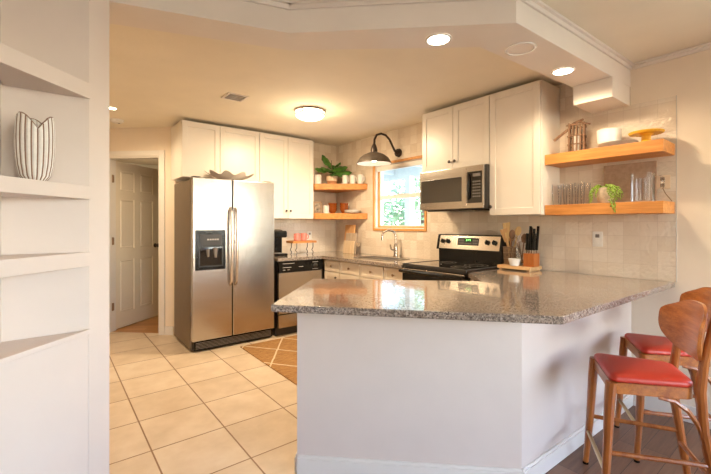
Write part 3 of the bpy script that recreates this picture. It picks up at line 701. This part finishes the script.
# corner shelf, upper
tag(MB().lathe([(0, 0), (.046, 0), (.050, .02), (.050, .130), (.047, .133), (.045, .02), (0, .010)], n=24).build('canister', 'white', loc=(2.868, 4.455, ZU)), 'white canister left of the fig plant', 'canister')
pp = thing('potted_fig', 'fiddle-leaf fig in a cream and terracotta pot on the corner shelf', 'plant', (3.035, 4.360, ZU))
MB().lathe([(0, 0), (.062, 0), (.074, .052), (0, .052)], n=28).build('pot_base', 'terracotta', pp)
MB().lathe([(0, .052), (.074, .052), (.078, .060), (.080, .118), (.073, .118), (.070, .105), (0, .105)], n=28).build('pot', 'potcream', pp)
MB().lathe([(0, .100), (.070, .108), (0, .110)], n=20).build('soil', 'soil', pp)
def leaf(mb, base, az, el, L, W, curl=.5, roll=0):
    n = 8; d = Vector((math.cos(az)*math.cos(el), math.sin(az)*math.cos(el), math.sin(el))); sd_ = Vector((-math.sin(az), math.cos(az), 0)); up = d.cross(sd_)*-1
    sd_ = (sd_*math.cos(roll)+up*math.sin(roll)); up = sd_.cross(d)
    rows = []; p = Vector(base)
    for i in range(n+1):
        t = i/n; wd = W*(math.sin(PI*min(1, t*.94+.05))**.75)*(.75+.35*t)
        c = Vector(base)+d*L*t-Vector((0, 0, 1))*curl*L*t*t*.5
        rows.append([mb.bm.verts.new(c+sd_*wd*k+up*abs(k)*wd*.35+up*.008*math.sin(6*t*PI)*abs(k)) for k in (-1, -.5, 0, .5, 1)])
    for a, b in zip(rows, rows[1:]):
        for k in range(4): mb.bm.faces.new((a[k], a[k+1], b[k+1], b[k]))
MB().tube([(0, 0, .10), (.005, 0, .17), (-.004, .004, .26), (-.01, 0, .34)], [.007, .006, .005, .003], 8).build('stem', 'bark', pp)
# leaf azimuths are given relative to the room: the camera looks along (0.62,0.78)
for az, el, L, W, z, cu, ro in [(2.55, .95, .23, .062, .24, .10, .9), (2.6, .22, .24, .068, .20, .25, .75), (-.50, .50, .25, .064, .20, .50, -.8), (-.75, .16, .28, .072, .16, .25, -.9), (-2.35, .45, .18, .075, .17, .9, 0), (-1.8, .10, .19, .075, .15, .6, 0), (.9, .8, .16, .06, .22, .5, 0), (3.1, .45, .19, .070, .19, .4, .6), (-1.2, .75, .19, .060, .22, .5, -.2)]:
    mb = MB(); leaf(mb, (0, 0, z), az, el, L, W, cu, ro); mb.build('leaf', 'leaf', pp, norm=False, smooth=180)
for x, y, lab, a in [(3.135, 4.190, 'white mug nearest the fig pot on the corner shelf', -1.35), (3.185, 4.088, 'middle of three white mugs on the corner shelf', -1.35), (3.238, 3.988, 'white mug at the window end of the corner shelf', -1.35)]:
    mug('mug', (x, y, ZU), .041, .122, 'white', lab, group='white mugs on the corner shelf', ha=a)
# corner shelf, lower
pf = thing('picture_frame', 'small dark picture frame on the lower corner shelf', 'picture frame', (2.838, 4.42, ZL), -.35)
MB().box(-.058, .058, -.005, .012, 0, .160, .003).build('frame', 'hook', pf); MB().box(-.038, .038, -.008, -.004, .022, .138).build('picture', 'paper', pf)
tag(MB().lathe([(0, 0), (.040, 0), (.042, .01), (.042, .110), (.037, .110), (.036, .015), (0, .012)], n=24).build('canister', 'white', loc=(2.965, 4.400, ZL)), 'white cylindrical cup beside the picture frame', 'cup')
for k, (x, y, z, r, h, lab) in enumerate([(3.055, 4.372, 0, .064, .075, 'amber bowl at the bottom of the left stack on the corner shelf'), (3.055, 4.372, .034, .064, .075, 'amber bowl in the middle of the left stack on the corner shelf'), (3.055, 4.372, .068, .064, .075, 'amber bowl on top of the left stack on the corner shelf'), (3.170, 4.262, 0, .062, .075, 'bottom amber bowl of the right stack on the corner shelf'), (3.170, 4.262, .034, .062, .075, 'middle amber bowl of the right stack on the corner shelf'), (3.170, 4.262, .068, .062, .075, 'top amber bowl of the right stack on the corner shelf')]):
    tag(MB().lathe(bowl_prof(r, h), n=28).build('amber_bowl', 'amber', loc=(x, y, ZL+z)), lab, 'bowl', 'amber bowls on the corner shelf')
for k, lab in enumerate(['bottom white plate of the stack on the corner shelf', 'second white plate up in the stack on the corner shelf', 'top white plate of the stack on the corner shelf']):
    tag(MB().lathe([(0, 0), (.065, 0), (.108, .012), (.110, .018), (.06, .008), (0, .008)], n=32).build('plate', 'white', loc=(3.178, 4.085, ZL+.0005+k*.0125)), lab, 'plate', 'white plates on the corner shelf')

# right upper shelf
ln = thing('twig_lantern', 'twig-sided lantern with a slanting handle on the upper oak shelf', 'lantern', (3.150, 1.258, ZU), .3)
MB().box(-.055, .055, -.055, .055, 0, .012, .003).build('base', 'twig', ln)
mb = MB(); rnd = random.Random(5)
for s_ in (-1, 1):
    for k in range(5):
        u = -.048+k*.024
        for a, b in ((u, s_*.050), (s_*.050, u)):
            mb.tube([(a, b, .01), (a+rnd.uniform(-.004, .004), b+rnd.uniform(-.003, .003), .10), (a+rnd.uniform(-.004, .004), b, .215+rnd.uniform(-.01, .012))], [.0065, .0052, .0058], 7)
mb.build('twig_sides', 'twig', ln)
for z in (.06, .125, .205):
    mb = MB()
    for s_ in (-1, 1): mb.tube([(-.062, s_*.056, z), (0, s_*.058, z+.004), (.062, s_*.056, z)], .005, 7).tube([(s_*.056, -.062, z), (s_*.058, 0, z+.004), (s_*.056, .062, z)], .005, 7)
    mb.build('twig_band', 'twig', ln)
MB().tube([(-.05, .150, .105), (-.04, .09, .155), (-.03, .0, .225), (-.02, -.045, .250)], [.010, .010, .009, .008], 8).tube([(.05, .05, .21), (0, .02, .235), (-.04, -.04, .245)], .007, 8).tube([(-.03, -.09, .205), (-.01, -.02, .235), (-.03, .07, .21)], .006, 8).build('branch_handle', 'twig', ln)
MB().lathe([(0, .012), (.034, .012), (.037, .02), (.037, .185)], n=24).build('glass_liner', 'glass', ln)
MB().lathe([(0, .018), (.026, .018), (.026, .13), (0, .132)], n=20).build('candle', 'white', ln)
for k, lab in enumerate(['bottom grey plate of the stack on the upper oak shelf', 'middle grey plate of the stack on the upper oak shelf', 'top grey plate of the stack on the upper oak shelf']):
    tag(MB().lathe([(0, 0), (.075, 0), (.118, .008), (.121, .012), (.07, .005), (0, .005)], n=36).build('plate', 'plate', loc=(3.155, .990, ZU+.0005+k*.010)), lab, 'plate', 'grey plates on the upper oak shelf')
for k, lab in enumerate(['lower white bowl standing on the grey plates', 'upper white bowl nested on top of the grey plates']):
    tag(MB().lathe([(0, 0), (.064, 0), (.072, .012), (.076, .078), (.073, .078), (.066, .014), (0, .010)], n=32).build('bowl', 'white', loc=(3.15, 1.043, ZU+.0315+k*.026)), lab, 'bowl', 'white bowls on the grey plates')
cs = thing('cake_stand', 'mustard yellow pedestal cake stand on the upper oak shelf', 'cake stand', (3.148, .822, ZU))
MB().lathe([(0, 0), (.050, 0), (.046, .010), (.028, .022), (.026, .050), (.045, .068), (0, .068)], n=28).build('pedestal', 'yellow', cs)
MB().lathe([(0, .066), (.075, .064), (.094, .066), (.100, .078), (.096, .082), (.085, .076), (0, .078)], n=96, f=lambda a, z: 1+.012*math.sin(24*a)).build('plate_top', 'yellow', cs)
# right lower shelf
gl = None; names = ['clear drinking glass at the cabinet end, front row', 'second clear drinking glass from the cabinet, front row', 'third clear drinking glass from the cabinet, front row', 'clear drinking glass at the cabinet end, back row', 'middle clear drinking glass of the back row', 'clear drinking glass of the back row nearest the plant']
for k in range(6):
    y = 1.385-(k % 3)*.083; x = 3.10+(k//3)*.10
    g = thing('drinking_glass', names[k], 'glass', (x, y, ZL), 0, 'drinking glasses on the lower oak shelf')
    MB().lathe([(0, 0), (.027, 0), (.030, .004), (.036, .165)], n=24).build('tumbler', 'glass', g)
tag(MB().box(-.163, .163, 0, .014, 0, .292, .004, X=RX(-.03)).build('serving_board', 'boardw', loc=(3.268, .958, ZL), rz=R90), 'grey-brown wooden board leaning on the tiles behind the trailing plant', 'board')
tp = thing('trailing_plant', 'small pale pot with green string-of-pearls trailing over the oak shelf', 'plant', (3.115, 1.055, ZL))
MB().lathe([(0, 0), (.034, 0), (.052, .035), (.056, .075), (.048, .112), (.043, .112), (.040, .095), (0, .095)], n=28).build('pot', 'stone', tp)
rnd = random.Random(11); mb = MB(); ms = MB()
strands = [(-2.2+rnd.gauss(0, 1.4), rnd.choice((.03, .05, .06, .08))) for _ in range(16)]+[(-1.35, .17), (-1.6, .13), (-1.25, .15), (2.5, .14), (2.75, .16), (-1.9, .05), (.4, .04), (.9, .05)]
for az, drop in strands:
    r0 = .045; dx, dy = math.cos(az), math.sin(az); out = .062 if drop > .10 else .06
    if az < 0 and drop > .1: dx, dy = -.80, -.60; 
    if az > 2 and drop > .1: dx, dy = -.35, .94
    o2 = .118 if (dx < -.7 and drop > .12) else .085
    jx, jy = rnd.uniform(-.012, .012), rnd.uniform(-.02, .02)
    path = [Vector((dx*.02, dy*.02, .108)), Vector((dx*r0, dy*r0, .128)), Vector((dx*o2*.8+jx, dy*o2*.8+jy, .11)), Vector((dx*o2+jx, dy*o2+jy, .075)), Vector((dx*o2+jx, dy*o2+jy, max(.004, .10-drop) if dx > -.7 else .10-drop))]
    ms.tube(path, .0012, 5)
    for a, b in zip(path, path[1:]):
        m_ = max(2, int((b-a).length/.008))
        for i in range(m_):
            p = a.lerp(b, i/m_)+Vector((rnd.uniform(-.007, .007), rnd.uniform(-.007, .007), rnd.uniform(-.004, .004))); s_ = rnd.uniform(.004, .0068)
            bmesh.ops.create_icosphere(mb.bm, subdivisions=1, radius=s_, matrix=T(*p))
ms.build('stems', 'pearl', tp); o = mb.build('leaves', 'pearl', tp, smooth=180)
pt = thing('glass_pitcher', 'clear glass pitcher with a curved handle on the lower oak shelf', 'pitcher', (3.115, .832, ZL), R90)
MB().lathe([(0, 0), (.062, 0), (.066, .006), (.066, .190), (.069, .200)], n=36).build('jug', 'glass', pt)
MB().tube([(.064, 0, .155), (.098, 0, .165), (.112, 0, .135), (.108, 0, .095), (.085, 0, .062), (.064, 0, .055)], .008, 10).build('handle', 'glass', pt)
for k in range(3):
    tag(MB().lathe([(0, 0), (.012, 0), (.014, .15)], n=14).build('glass_stirrer', 'glass', loc=(3.115+(-.02, .02, .0)[k], .832+(.015, .01, -.025)[k], ZL+.012)), ['left clear tube glass inside the pitcher', 'rear clear tube glass inside the pitcher', 'right clear tube glass inside the pitcher'][k], 'glass', 'tube glasses in the pitcher')
hk = thing('wall_socket', 'tan socket plate with a dangling cord at the tiled edge', 'outlet', (XW-.007, .765, 1.590), R90)
MB().box(-.042, .042, -.006, 0, -.045, .048, .003).build('plate', 'potcream', hk)
MB().box(-.012, .012, -.012, -.006, .012, .034, .002).box(-.012, .012, -.012, -.006, -.030, -.008, .002).build('receptacle', 'hook', hk)
MB().tube([(.005, -.012, -.02), (.008, -.03, -.045), (.022, -.03, -.08), (.055, -.02, -.132)], .0028, 8).build('cord', 'hook', hk)

def outlet(loc, rz, lab):
    t = thing('wall_outlet', lab, 'outlet', loc, rz, 'white wall outlets')
    MB().box(-.036, .036, -.006, 0, -.058, .058, .003).build('plate', 'outlet', t)
    for z in (-.024, .024): MB().box(-.014, .014, -.009, -.005, z-.013, z+.013, .004).box(-.006, -.003, -.0095, -.0088, z-.003, z+.006).box(.003, .006, -.0095, -.0088, z-.003, z+.006).build('receptacle', 'grey' if z > 0 else 'outlet', t)
outlet((XW-.006, 1.166, 1.190), R90, 'white outlet on the tiles below the oak shelves')
outlet((2.83, YF-.006, 1.150), 0, 'white outlet on the tiles near the kitchen corner')

# ------------------------------------------------------------------ things on the counters
rb = thing('riser_board', 'low maple board holding utensils and knives beside the range', 'board', (3.145, 1.700, .9155), R90)
MB().box(-.165, .130, -.10, .10, .010, .038, .004).build('board_top', 'board', rb)
for x in (-.14, .105): MB().box(x-.012, x+.012, -.09, .09, 0, .010).build('foot', 'board', rb)
ZR = .954
kb = thing('knife_block', 'orange-brown wooden block full of black-handled knives', 'knife block', (3.125, 1.600, ZR), R90)
TL = RX(-.20)
MB().box(-.046, .044, -.050, .050, 0, .110, .004).build('block', 'block', kb)
i = 0
for x in (-.032, -.011, .010, .031):
    for y, h in ((-.025, .115), (.02, .165)):
        hh = h+.012*math.sin(i*2.1); i += 1
        k = MB().box(-.0015, .0015, -.010, .010, -.02, .035, X=T(x, y, .105) @ RX(-.06)).build('knife_blade', 'nickel', kb)
        MB().box(-.0075, .0075, -.012, .012, .030, .055+hh, .004, X=T(x, y, .105) @ RX(-.06) @ RY(.04*math.sin(i))).build('knife_handle', 'black', kb)
def utensil(kind, x, y, z, tx, ty, m, lab, h=.30):
    t = thing(kind, lab, kind.replace('_', ' '), (x, y, z), 0, 'utensils in the holders beside the range'); t.rotation_euler = (tx, ty, R90+.3)
    MB().tube([(0, 0, 0), (0, 0, h*.7)], [.005, .006], 8).build('handle', m, t)
    mb = MB(); n = 20
    if kind == 'wooden_spoon': mb.lathe([(0, -.012), (.5, -.010), (1, 0), (.5, .006), (0, .004)], n=n, X=T(0, 0, h*.84) @ RX(PI/2) @ Matrix.Diagonal((.026, .042, .8, 1)))
    elif kind == 'spatula': mb.prism([(-.016, h*.62), (-.034, h), (.034, h*1.02), (.018, h*.62)], -.003, .003, X=RX(PI/2), bv=.001)
    elif kind == 'slotted_turner':
        for k in range(-2, 3): mb.box(k*.012-.004, k*.012+.004, -.0015, .0015, h*.68, h, .001)
        mb.box(-.029, .029, -.0018, .0018, h*.66, h*.71, .001).box(-.029, .029, -.0018, .0018, h*.97, h*1.02, .001)
    else:
        for k in range(6):
            a = PI*k/6; mb.tube([(math.cos(a)*.003, math.sin(a)*.003, h*.68)]+[(math.cos(a)*.024*math.sin(PI*q/8), math.sin(a)*.024*math.sin(PI*q/8), h*(.68+.34*q/8)) for q in range(1, 8)]+[(0, 0, h*1.02)], .0014, 5)
    mb.build('head', m, t)
uc = thing('wire_utensil_holder', 'copper-coloured woven utensil holder next to the range panel', 'utensil holder', (3.165, 1.815, ZR))
MB().lathe([(0, 0), (.045, 0), (.045, .006), (0, .006)], n=24).build('base', 'hook', uc)
mb = MB()
for k in range(26):
    a = 2*PI*k/26; mb.tube([(.045*math.cos(a), .045*math.sin(a), 0), (.048*math.cos(a+.3), .048*math.sin(a+.3), .075), (.052*math.cos(a+.1), .052*math.sin(a+.1), .150)], .004, 6)
for z in (.004, .05, .10, .15): mb.lathe([(.046+z*.04, z-.004), (.052+z*.04, z), (.046+z*.04, z+.004), (.044+z*.04, z)], n=28)
mb.build('weave', 'hook', uc)
jr = thing('glass_utensil_jar', 'clear glass jar of metal utensils behind the white ramekin', 'utensil holder', (3.190, 1.715, ZR))
MB().lathe([(0, 0), (.045, 0), (.050, .01), (.050, .135), (.053, .145)], n=28).build('jar', 'glass', jr)
utensil('wooden_spoon', 3.160, 1.805, ZR+.012, 0, .22, 'utens', 'pale wooden spoon leaning left out of the woven holder', .34)
utensil('spatula', 3.155, 1.808, ZR+.012, -.05, -.10, 'utens', 'yellow-wood spatula upright in the woven holder', .35)
utensil('wooden_spoon', 3.172, 1.820, ZR+.012, .08, .10, 'twig', 'dark wooden spoon at the back of the woven holder', .30)
utensil('slotted_turner', 3.190, 1.713, ZR+.012, 0, -.16, 'nickel', 'slotted metal turner in the glass jar', .27)
utensil('whisk', 3.200, 1.708, ZR+.012, 0, -.30, 'nickel', 'wire whisk leaning right in the glass jar', .27)
utensil('wooden_spoon', 3.190, 1.722, ZR+.012, .05, .12, 'twig', 'brown wooden spoon in the glass jar', .26)
utensil('wooden_spoon', 3.150, 1.828, ZR+.012, -.10, .12, 'boardz', 'brown wooden spoon leaning out to the left front of the woven holder', .27)
utensil('spatula', 3.178, 1.806, ZR+.012, .03, -.22, 'boardz', 'brown wooden spatula leaning right in the woven holder', .30)
tag(MB().lathe([(0, 0), (.034, 0), (.036, .006), (.050, .058), (.0465, .058), (.033, .012), (0, .010)], n=28, f=lambda a, z: 1+.012*math.cos(14*a)).build('ramekin', 'white', loc=(3.075, 1.722, ZR)), 'small white ramekin in front of the utensil jar', 'bowl')

# coffee maker
cf = thing('coffee_maker', 'black single-serve coffee maker beside the refrigerator', 'coffee maker', (2.198, 4.40, .9155))
MB().box(-.115, .105, -.14, .15, 0, .030, .008).build('drip_base', 'black', cf)
MB().box(-.110, .100, .0, .15, .028, .24, .010).build('column', 'black', cf)
MB().box(-.115, .105, -.13, .15, .225, .310, .020, seg=3).build('brew_head', 'black', cf)
MB().lathe([(0, 0), (.085, 0), (.088, .008), (.06, .02), (0, .022)], (-.005, -.02, .308), 28).build('lid_ring', 'nickel', cf)
MB().box(-.06, .05, -.13, -.02, .030, .036, .002).build('drip_tray', 'grey', cf)
# counter riser with pink mugs
rs = thing('tray_riser', 'small wooden riser with curled iron legs under two pink mugs', 'riser', (2.555, 4.36, .9155))
MB().box(-.175, .175, -.09, .09, .150, .178, .003).build('riser_top', 'shelfx', rs)
for x in (-.11, .13):
    for y in (-.07, .07):
        MB().tube([(x, y, .150), (x, y, .09), (x-.018, y, .060), (x+.002, y, .035), (x, y, .010), (x-.012, y, .004)], .0055, 8).build('leg', 'iron', rs)
mug('mug', (2.478, 4.35, 1.0945), .038, .092, 'pink', 'left pink mug on the wooden riser', group='pink mugs', ha=3.6)
mug('mug', (2.585, 4.36, 1.0945), .041, .095, 'pink', 'right pink mug on the wooden riser', group='pink mugs', ha=-.5)
# cutting boards leaning on the tiles in the corner
def lean_board(loc, rz, w_, h, t_, m, lab, tilt=.10, hole=False, name='cutting_board'):
    X = RX(-tilt)
    o = thing(name, lab, 'cutting board', loc, rz, 'cutting boards leaning in the corner')
    MB().box(-w_/2, w_/2, 0, t_, 0, h, .006, X=X).build('board', m, o)
    return o
lean_board((3.165, 4.170, .9155), R90, .22, .385, .018, 'boardz', 'tall brown cutting board, rearmost of the corner boards')
gb = lean_board((3.130, 4.085, .9155), R90, .23, .275, .014, 'boardg', 'grey-brown cutting board in the middle of the corner stack')
lean_board((3.105, 4.090, .9155), R90, .23, .170, .014, 'boardp', 'pale square cutting board in front of the corner stack')

MB().box(.112, .145, .001, .013, .115, .150, .004, X=RX(-.10)).lathe([(0, 0), (.030, 0), (.030, .012), (0, .012)], n=20, X=RX(-.10) @ T(.160, .013, .132) @ RX(PI/2)).build('handle', 'boardg', gb)
# ------------------------------------------------------------------ vase in the niche
vz = thing('striped_vase', 'white tulip-rimmed vase with thin brown vertical stripes in the niche', 'vase', (-.046, 1.865, 1.4595))
prof = [(.030, 0), (.046, .020), (.054, .060), (.058, .110), (.059, .155), (.058, .195), (.055, .232)]
def vrim(a): return 1-.085*abs(math.sin(2.5*(a-2.0)))**1.0 if True else 1
def vpt(a, i, rr=0):
    r, z = prof[i]; lob = 1+.03*math.cos(20*a)
    z2 = z*(1+.24*((abs(math.cos(1.5*(a+2.44))))-.8)*(i/6)**3)
    return Vector(((r*lob+rr)*math.cos(a), (r*lob+rr)*math.sin(a), z2))
mb = MB(); n = 120; rings = [[mb.bm.verts.new(vpt(2*PI*k/n, i)) for k in range(n)] for i in range(7)]+[[mb.bm.verts.new(vpt(2*PI*k/n, i, -.006)) for k in range(n)] for i in (6, 4, 1)]
for a, b in zip(rings, rings[1:]):
    for k in range(n): mb.bm.faces.new((a[k], a[(k+1) % n], b[(k+1) % n], b[k]))
mb.bm.faces.new(rings[0][::-1]); mb.bm.faces.new(rings[-1])
mb.build('vase_body', 'whitem', vz)
mb = MB()
for k in range(20):
    a = 2*PI*(k+.5)/20; mb.tube([vpt(a, i, .0003) for i in range(7)], .0023, 6)
mb.tube([vpt(2*PI*k/n, 6, -.003)+Vector((0, 0, .001)) for k in range(n+1)], .0026, 6)
mb.build('stripes', 'vaseline', vz)

# ------------------------------------------------------------------ rug
tag(MB().prism([(1.575, 3.965), (2.60, 3.965), (2.60, 2.70), (2.02, 1.90), (1.62, 2.30), (1.555, 2.40)], .0005, .009, bv=.002).build('rug', 'jute'), 'brown jute rug with pale diamond lines on the tile floor', 'rug')

# ------------------------------------------------------------------ bar stools (local front = -Y)
def make_stool(loc, rz, lab):
    t = thing('bar_stool', lab, 'stool', loc, rz, 'bar stools at the peninsula')
    fw, rw, fy, ry, zs = .175, .140, -.168, .160, .590
    # padded seat
    mb = MB(); N = 24
    def outline(s_):
        pts = []
        for cx_, cy_, a0 in ((fw-.03, fy+.03, -PI/2), (rw-.05, ry-.05, 0), (-rw+.05, ry-.05, PI/2), (-fw+.03, fy+.03, PI)):
            rr = .03 if cy_ < 0 else .05
            for k in range(7):
                a = a0+k*PI/12; pts.append(((cx_+rr*math.cos(a))*s_, (cy_+rr*math.sin(a))*s_))
        return pts
    lv = [(.985, zs), (1.005, zs+.006), (1.0, zs+.018), (.96, zs+.027), (.80, zs+.034), (.5, zs+.038)]
    rings = [[mb.bm.verts.new((x, y, z)) for x, y in outline(s_)] for s_, z in lv]; n = len(rings[0])
    for a, b in zip(rings, rings[1:]):
        for k in range(n): mb.bm.faces.new((a[k], a[(k+1) % n], b[(k+1) % n], b[k]))
    mb.bm.faces.new(rings[-1]); mb.bm.faces.new(rings[0][::-1]); mb.build('seat_pad', 'red', t, smooth=60)
    # apron frame
    mb = MB(); o1, o2 = outline(1.0), outline(.86); v = [[mb.bm.verts.new((x, y, z)) for x, y in o] for o, z in ((o1, zs-.050), (o1, zs-.001), (o2, zs-.001), (o2, zs-.050))]
    for a, b in zip(v, v[1:]+v[:1]):
        for k in range(n): mb.bm.faces.new((a[k], a[(k+1) % n], b[(k+1) % n], b[k]))
    mb.build('seat_frame', 'stoolx', t)
    fx, ffy = .190, -.195
    for s_ in (-1, 1):
        MB().tube([(s_*(fx+.004), ffy-.004, .012), (s_*.178, -.182, .25), (s_*.170, -.170, .50), (s_*.166, -.162, zs-.002)], [.014, .018, .022, .024], 10).build('leg', 'stool', t)
        MB().lathe([(0, 0), (.014, 0), (.014, .012), (0, .012)], (s_*(fx+.004), ffy-.004, 0), 12).build('foot_cap', 'black', t)
        MB().tube([(s_*.165, .245, 0), (s_*.155, .215, .20), (s_*.145, .180, .42), (s_*.140, .172, .58), (s_*.136, .185, .70), (s_*.130, .213, .84), (s_*.128, .222, .90)], [.014, .018, .020, .020, .018, .015, .012], 10).build('rear_leg', 'stool', t)
        MB().tube([(s_*.150, .020, zs-.052), (s_*.150, .075, zs-.060), (s_*.150, .125, zs-.095), (s_*.150, .160, zs-.150), (s_*.150, .182, zs-.215)], [.009, .010, .010, .010, .009], 8).build('bent_brace', 'stool', t)
        MB().tube([(s_*.178, -.180, .270), (s_*.152, .200, .275)], .011, 8).build('side_stretcher', 'stool', t)
    MB().tube([(-.185, -.190, .185), (0, -.190, .185), (.185, -.190, .185)], .010, 10).build('foot_rail', 'brass', t, label='brass foot rail')
    MB().tube([(-.150, .203, .22), (0, .203, .22), (.150, .203, .22)], .011, 8).build('rear_stretcher', 'stool', t)
    # curved plywood back
    mb = MB(); nu, nv = 24, 12; zb, zt = .695, .945; rad = .38
    def bp(u, v_, off):
        # u,v in -1..1 ; outline: rounded top, narrowing below
        hw = .228*(1-.15*max(0, -v_)**2)*(1-.30*max(0, v_)**6)
        x = u*hw*(1-.06*(abs(v_)**6)); a = x/rad
        zc_ = (zb+zt)/2+v_*(zt-zb)/2*(1-.34*abs(u)**3.2)
        yy = .212+(zc_-.82)*.10-(1-math.cos(a))*rad
        return Vector((rad*math.sin(a), yy+off, zc_))
    g = [[[mb.bm.verts.new(bp(-1+2*i/nu, -1+2*j/nv, off)) for j in range(nv+1)] for i in range(nu+1)] for off in (-.012, .0)]
    for k in (0, 1):
        for i in range(nu):
            for j in range(nv): mb.bm.faces.new((g[k][i][j], g[k][i+1][j], g[k][i+1][j+1], g[k][i][j+1]))
    rim = [(i, 0) for i in range(nu)]+[(nu, j) for j in range(nv)]+[(i, nv) for i in range(nu, 0, -1)]+[(0, j) for j in range(nv, 0, -1)]
    for a, b in zip(rim, rim[1:]+rim[:1]): mb.bm.faces.new((g[0][a[0]][a[1]], g[0][b[0]][b[1]], g[1][b[0]][b[1]], g[1][a[0]][a[1]]))
    mb.build('backrest', 'stoolx', t)
    return t
RS = math.radians(211)
st = make_stool((2.222, .598, 0), RS, 'nearer red-seated wooden bar stool, whole seat visible')
dup(st, (2.790, .630, 0), RS, 'farther red-seated wooden bar stool by the wall, partly hidden')
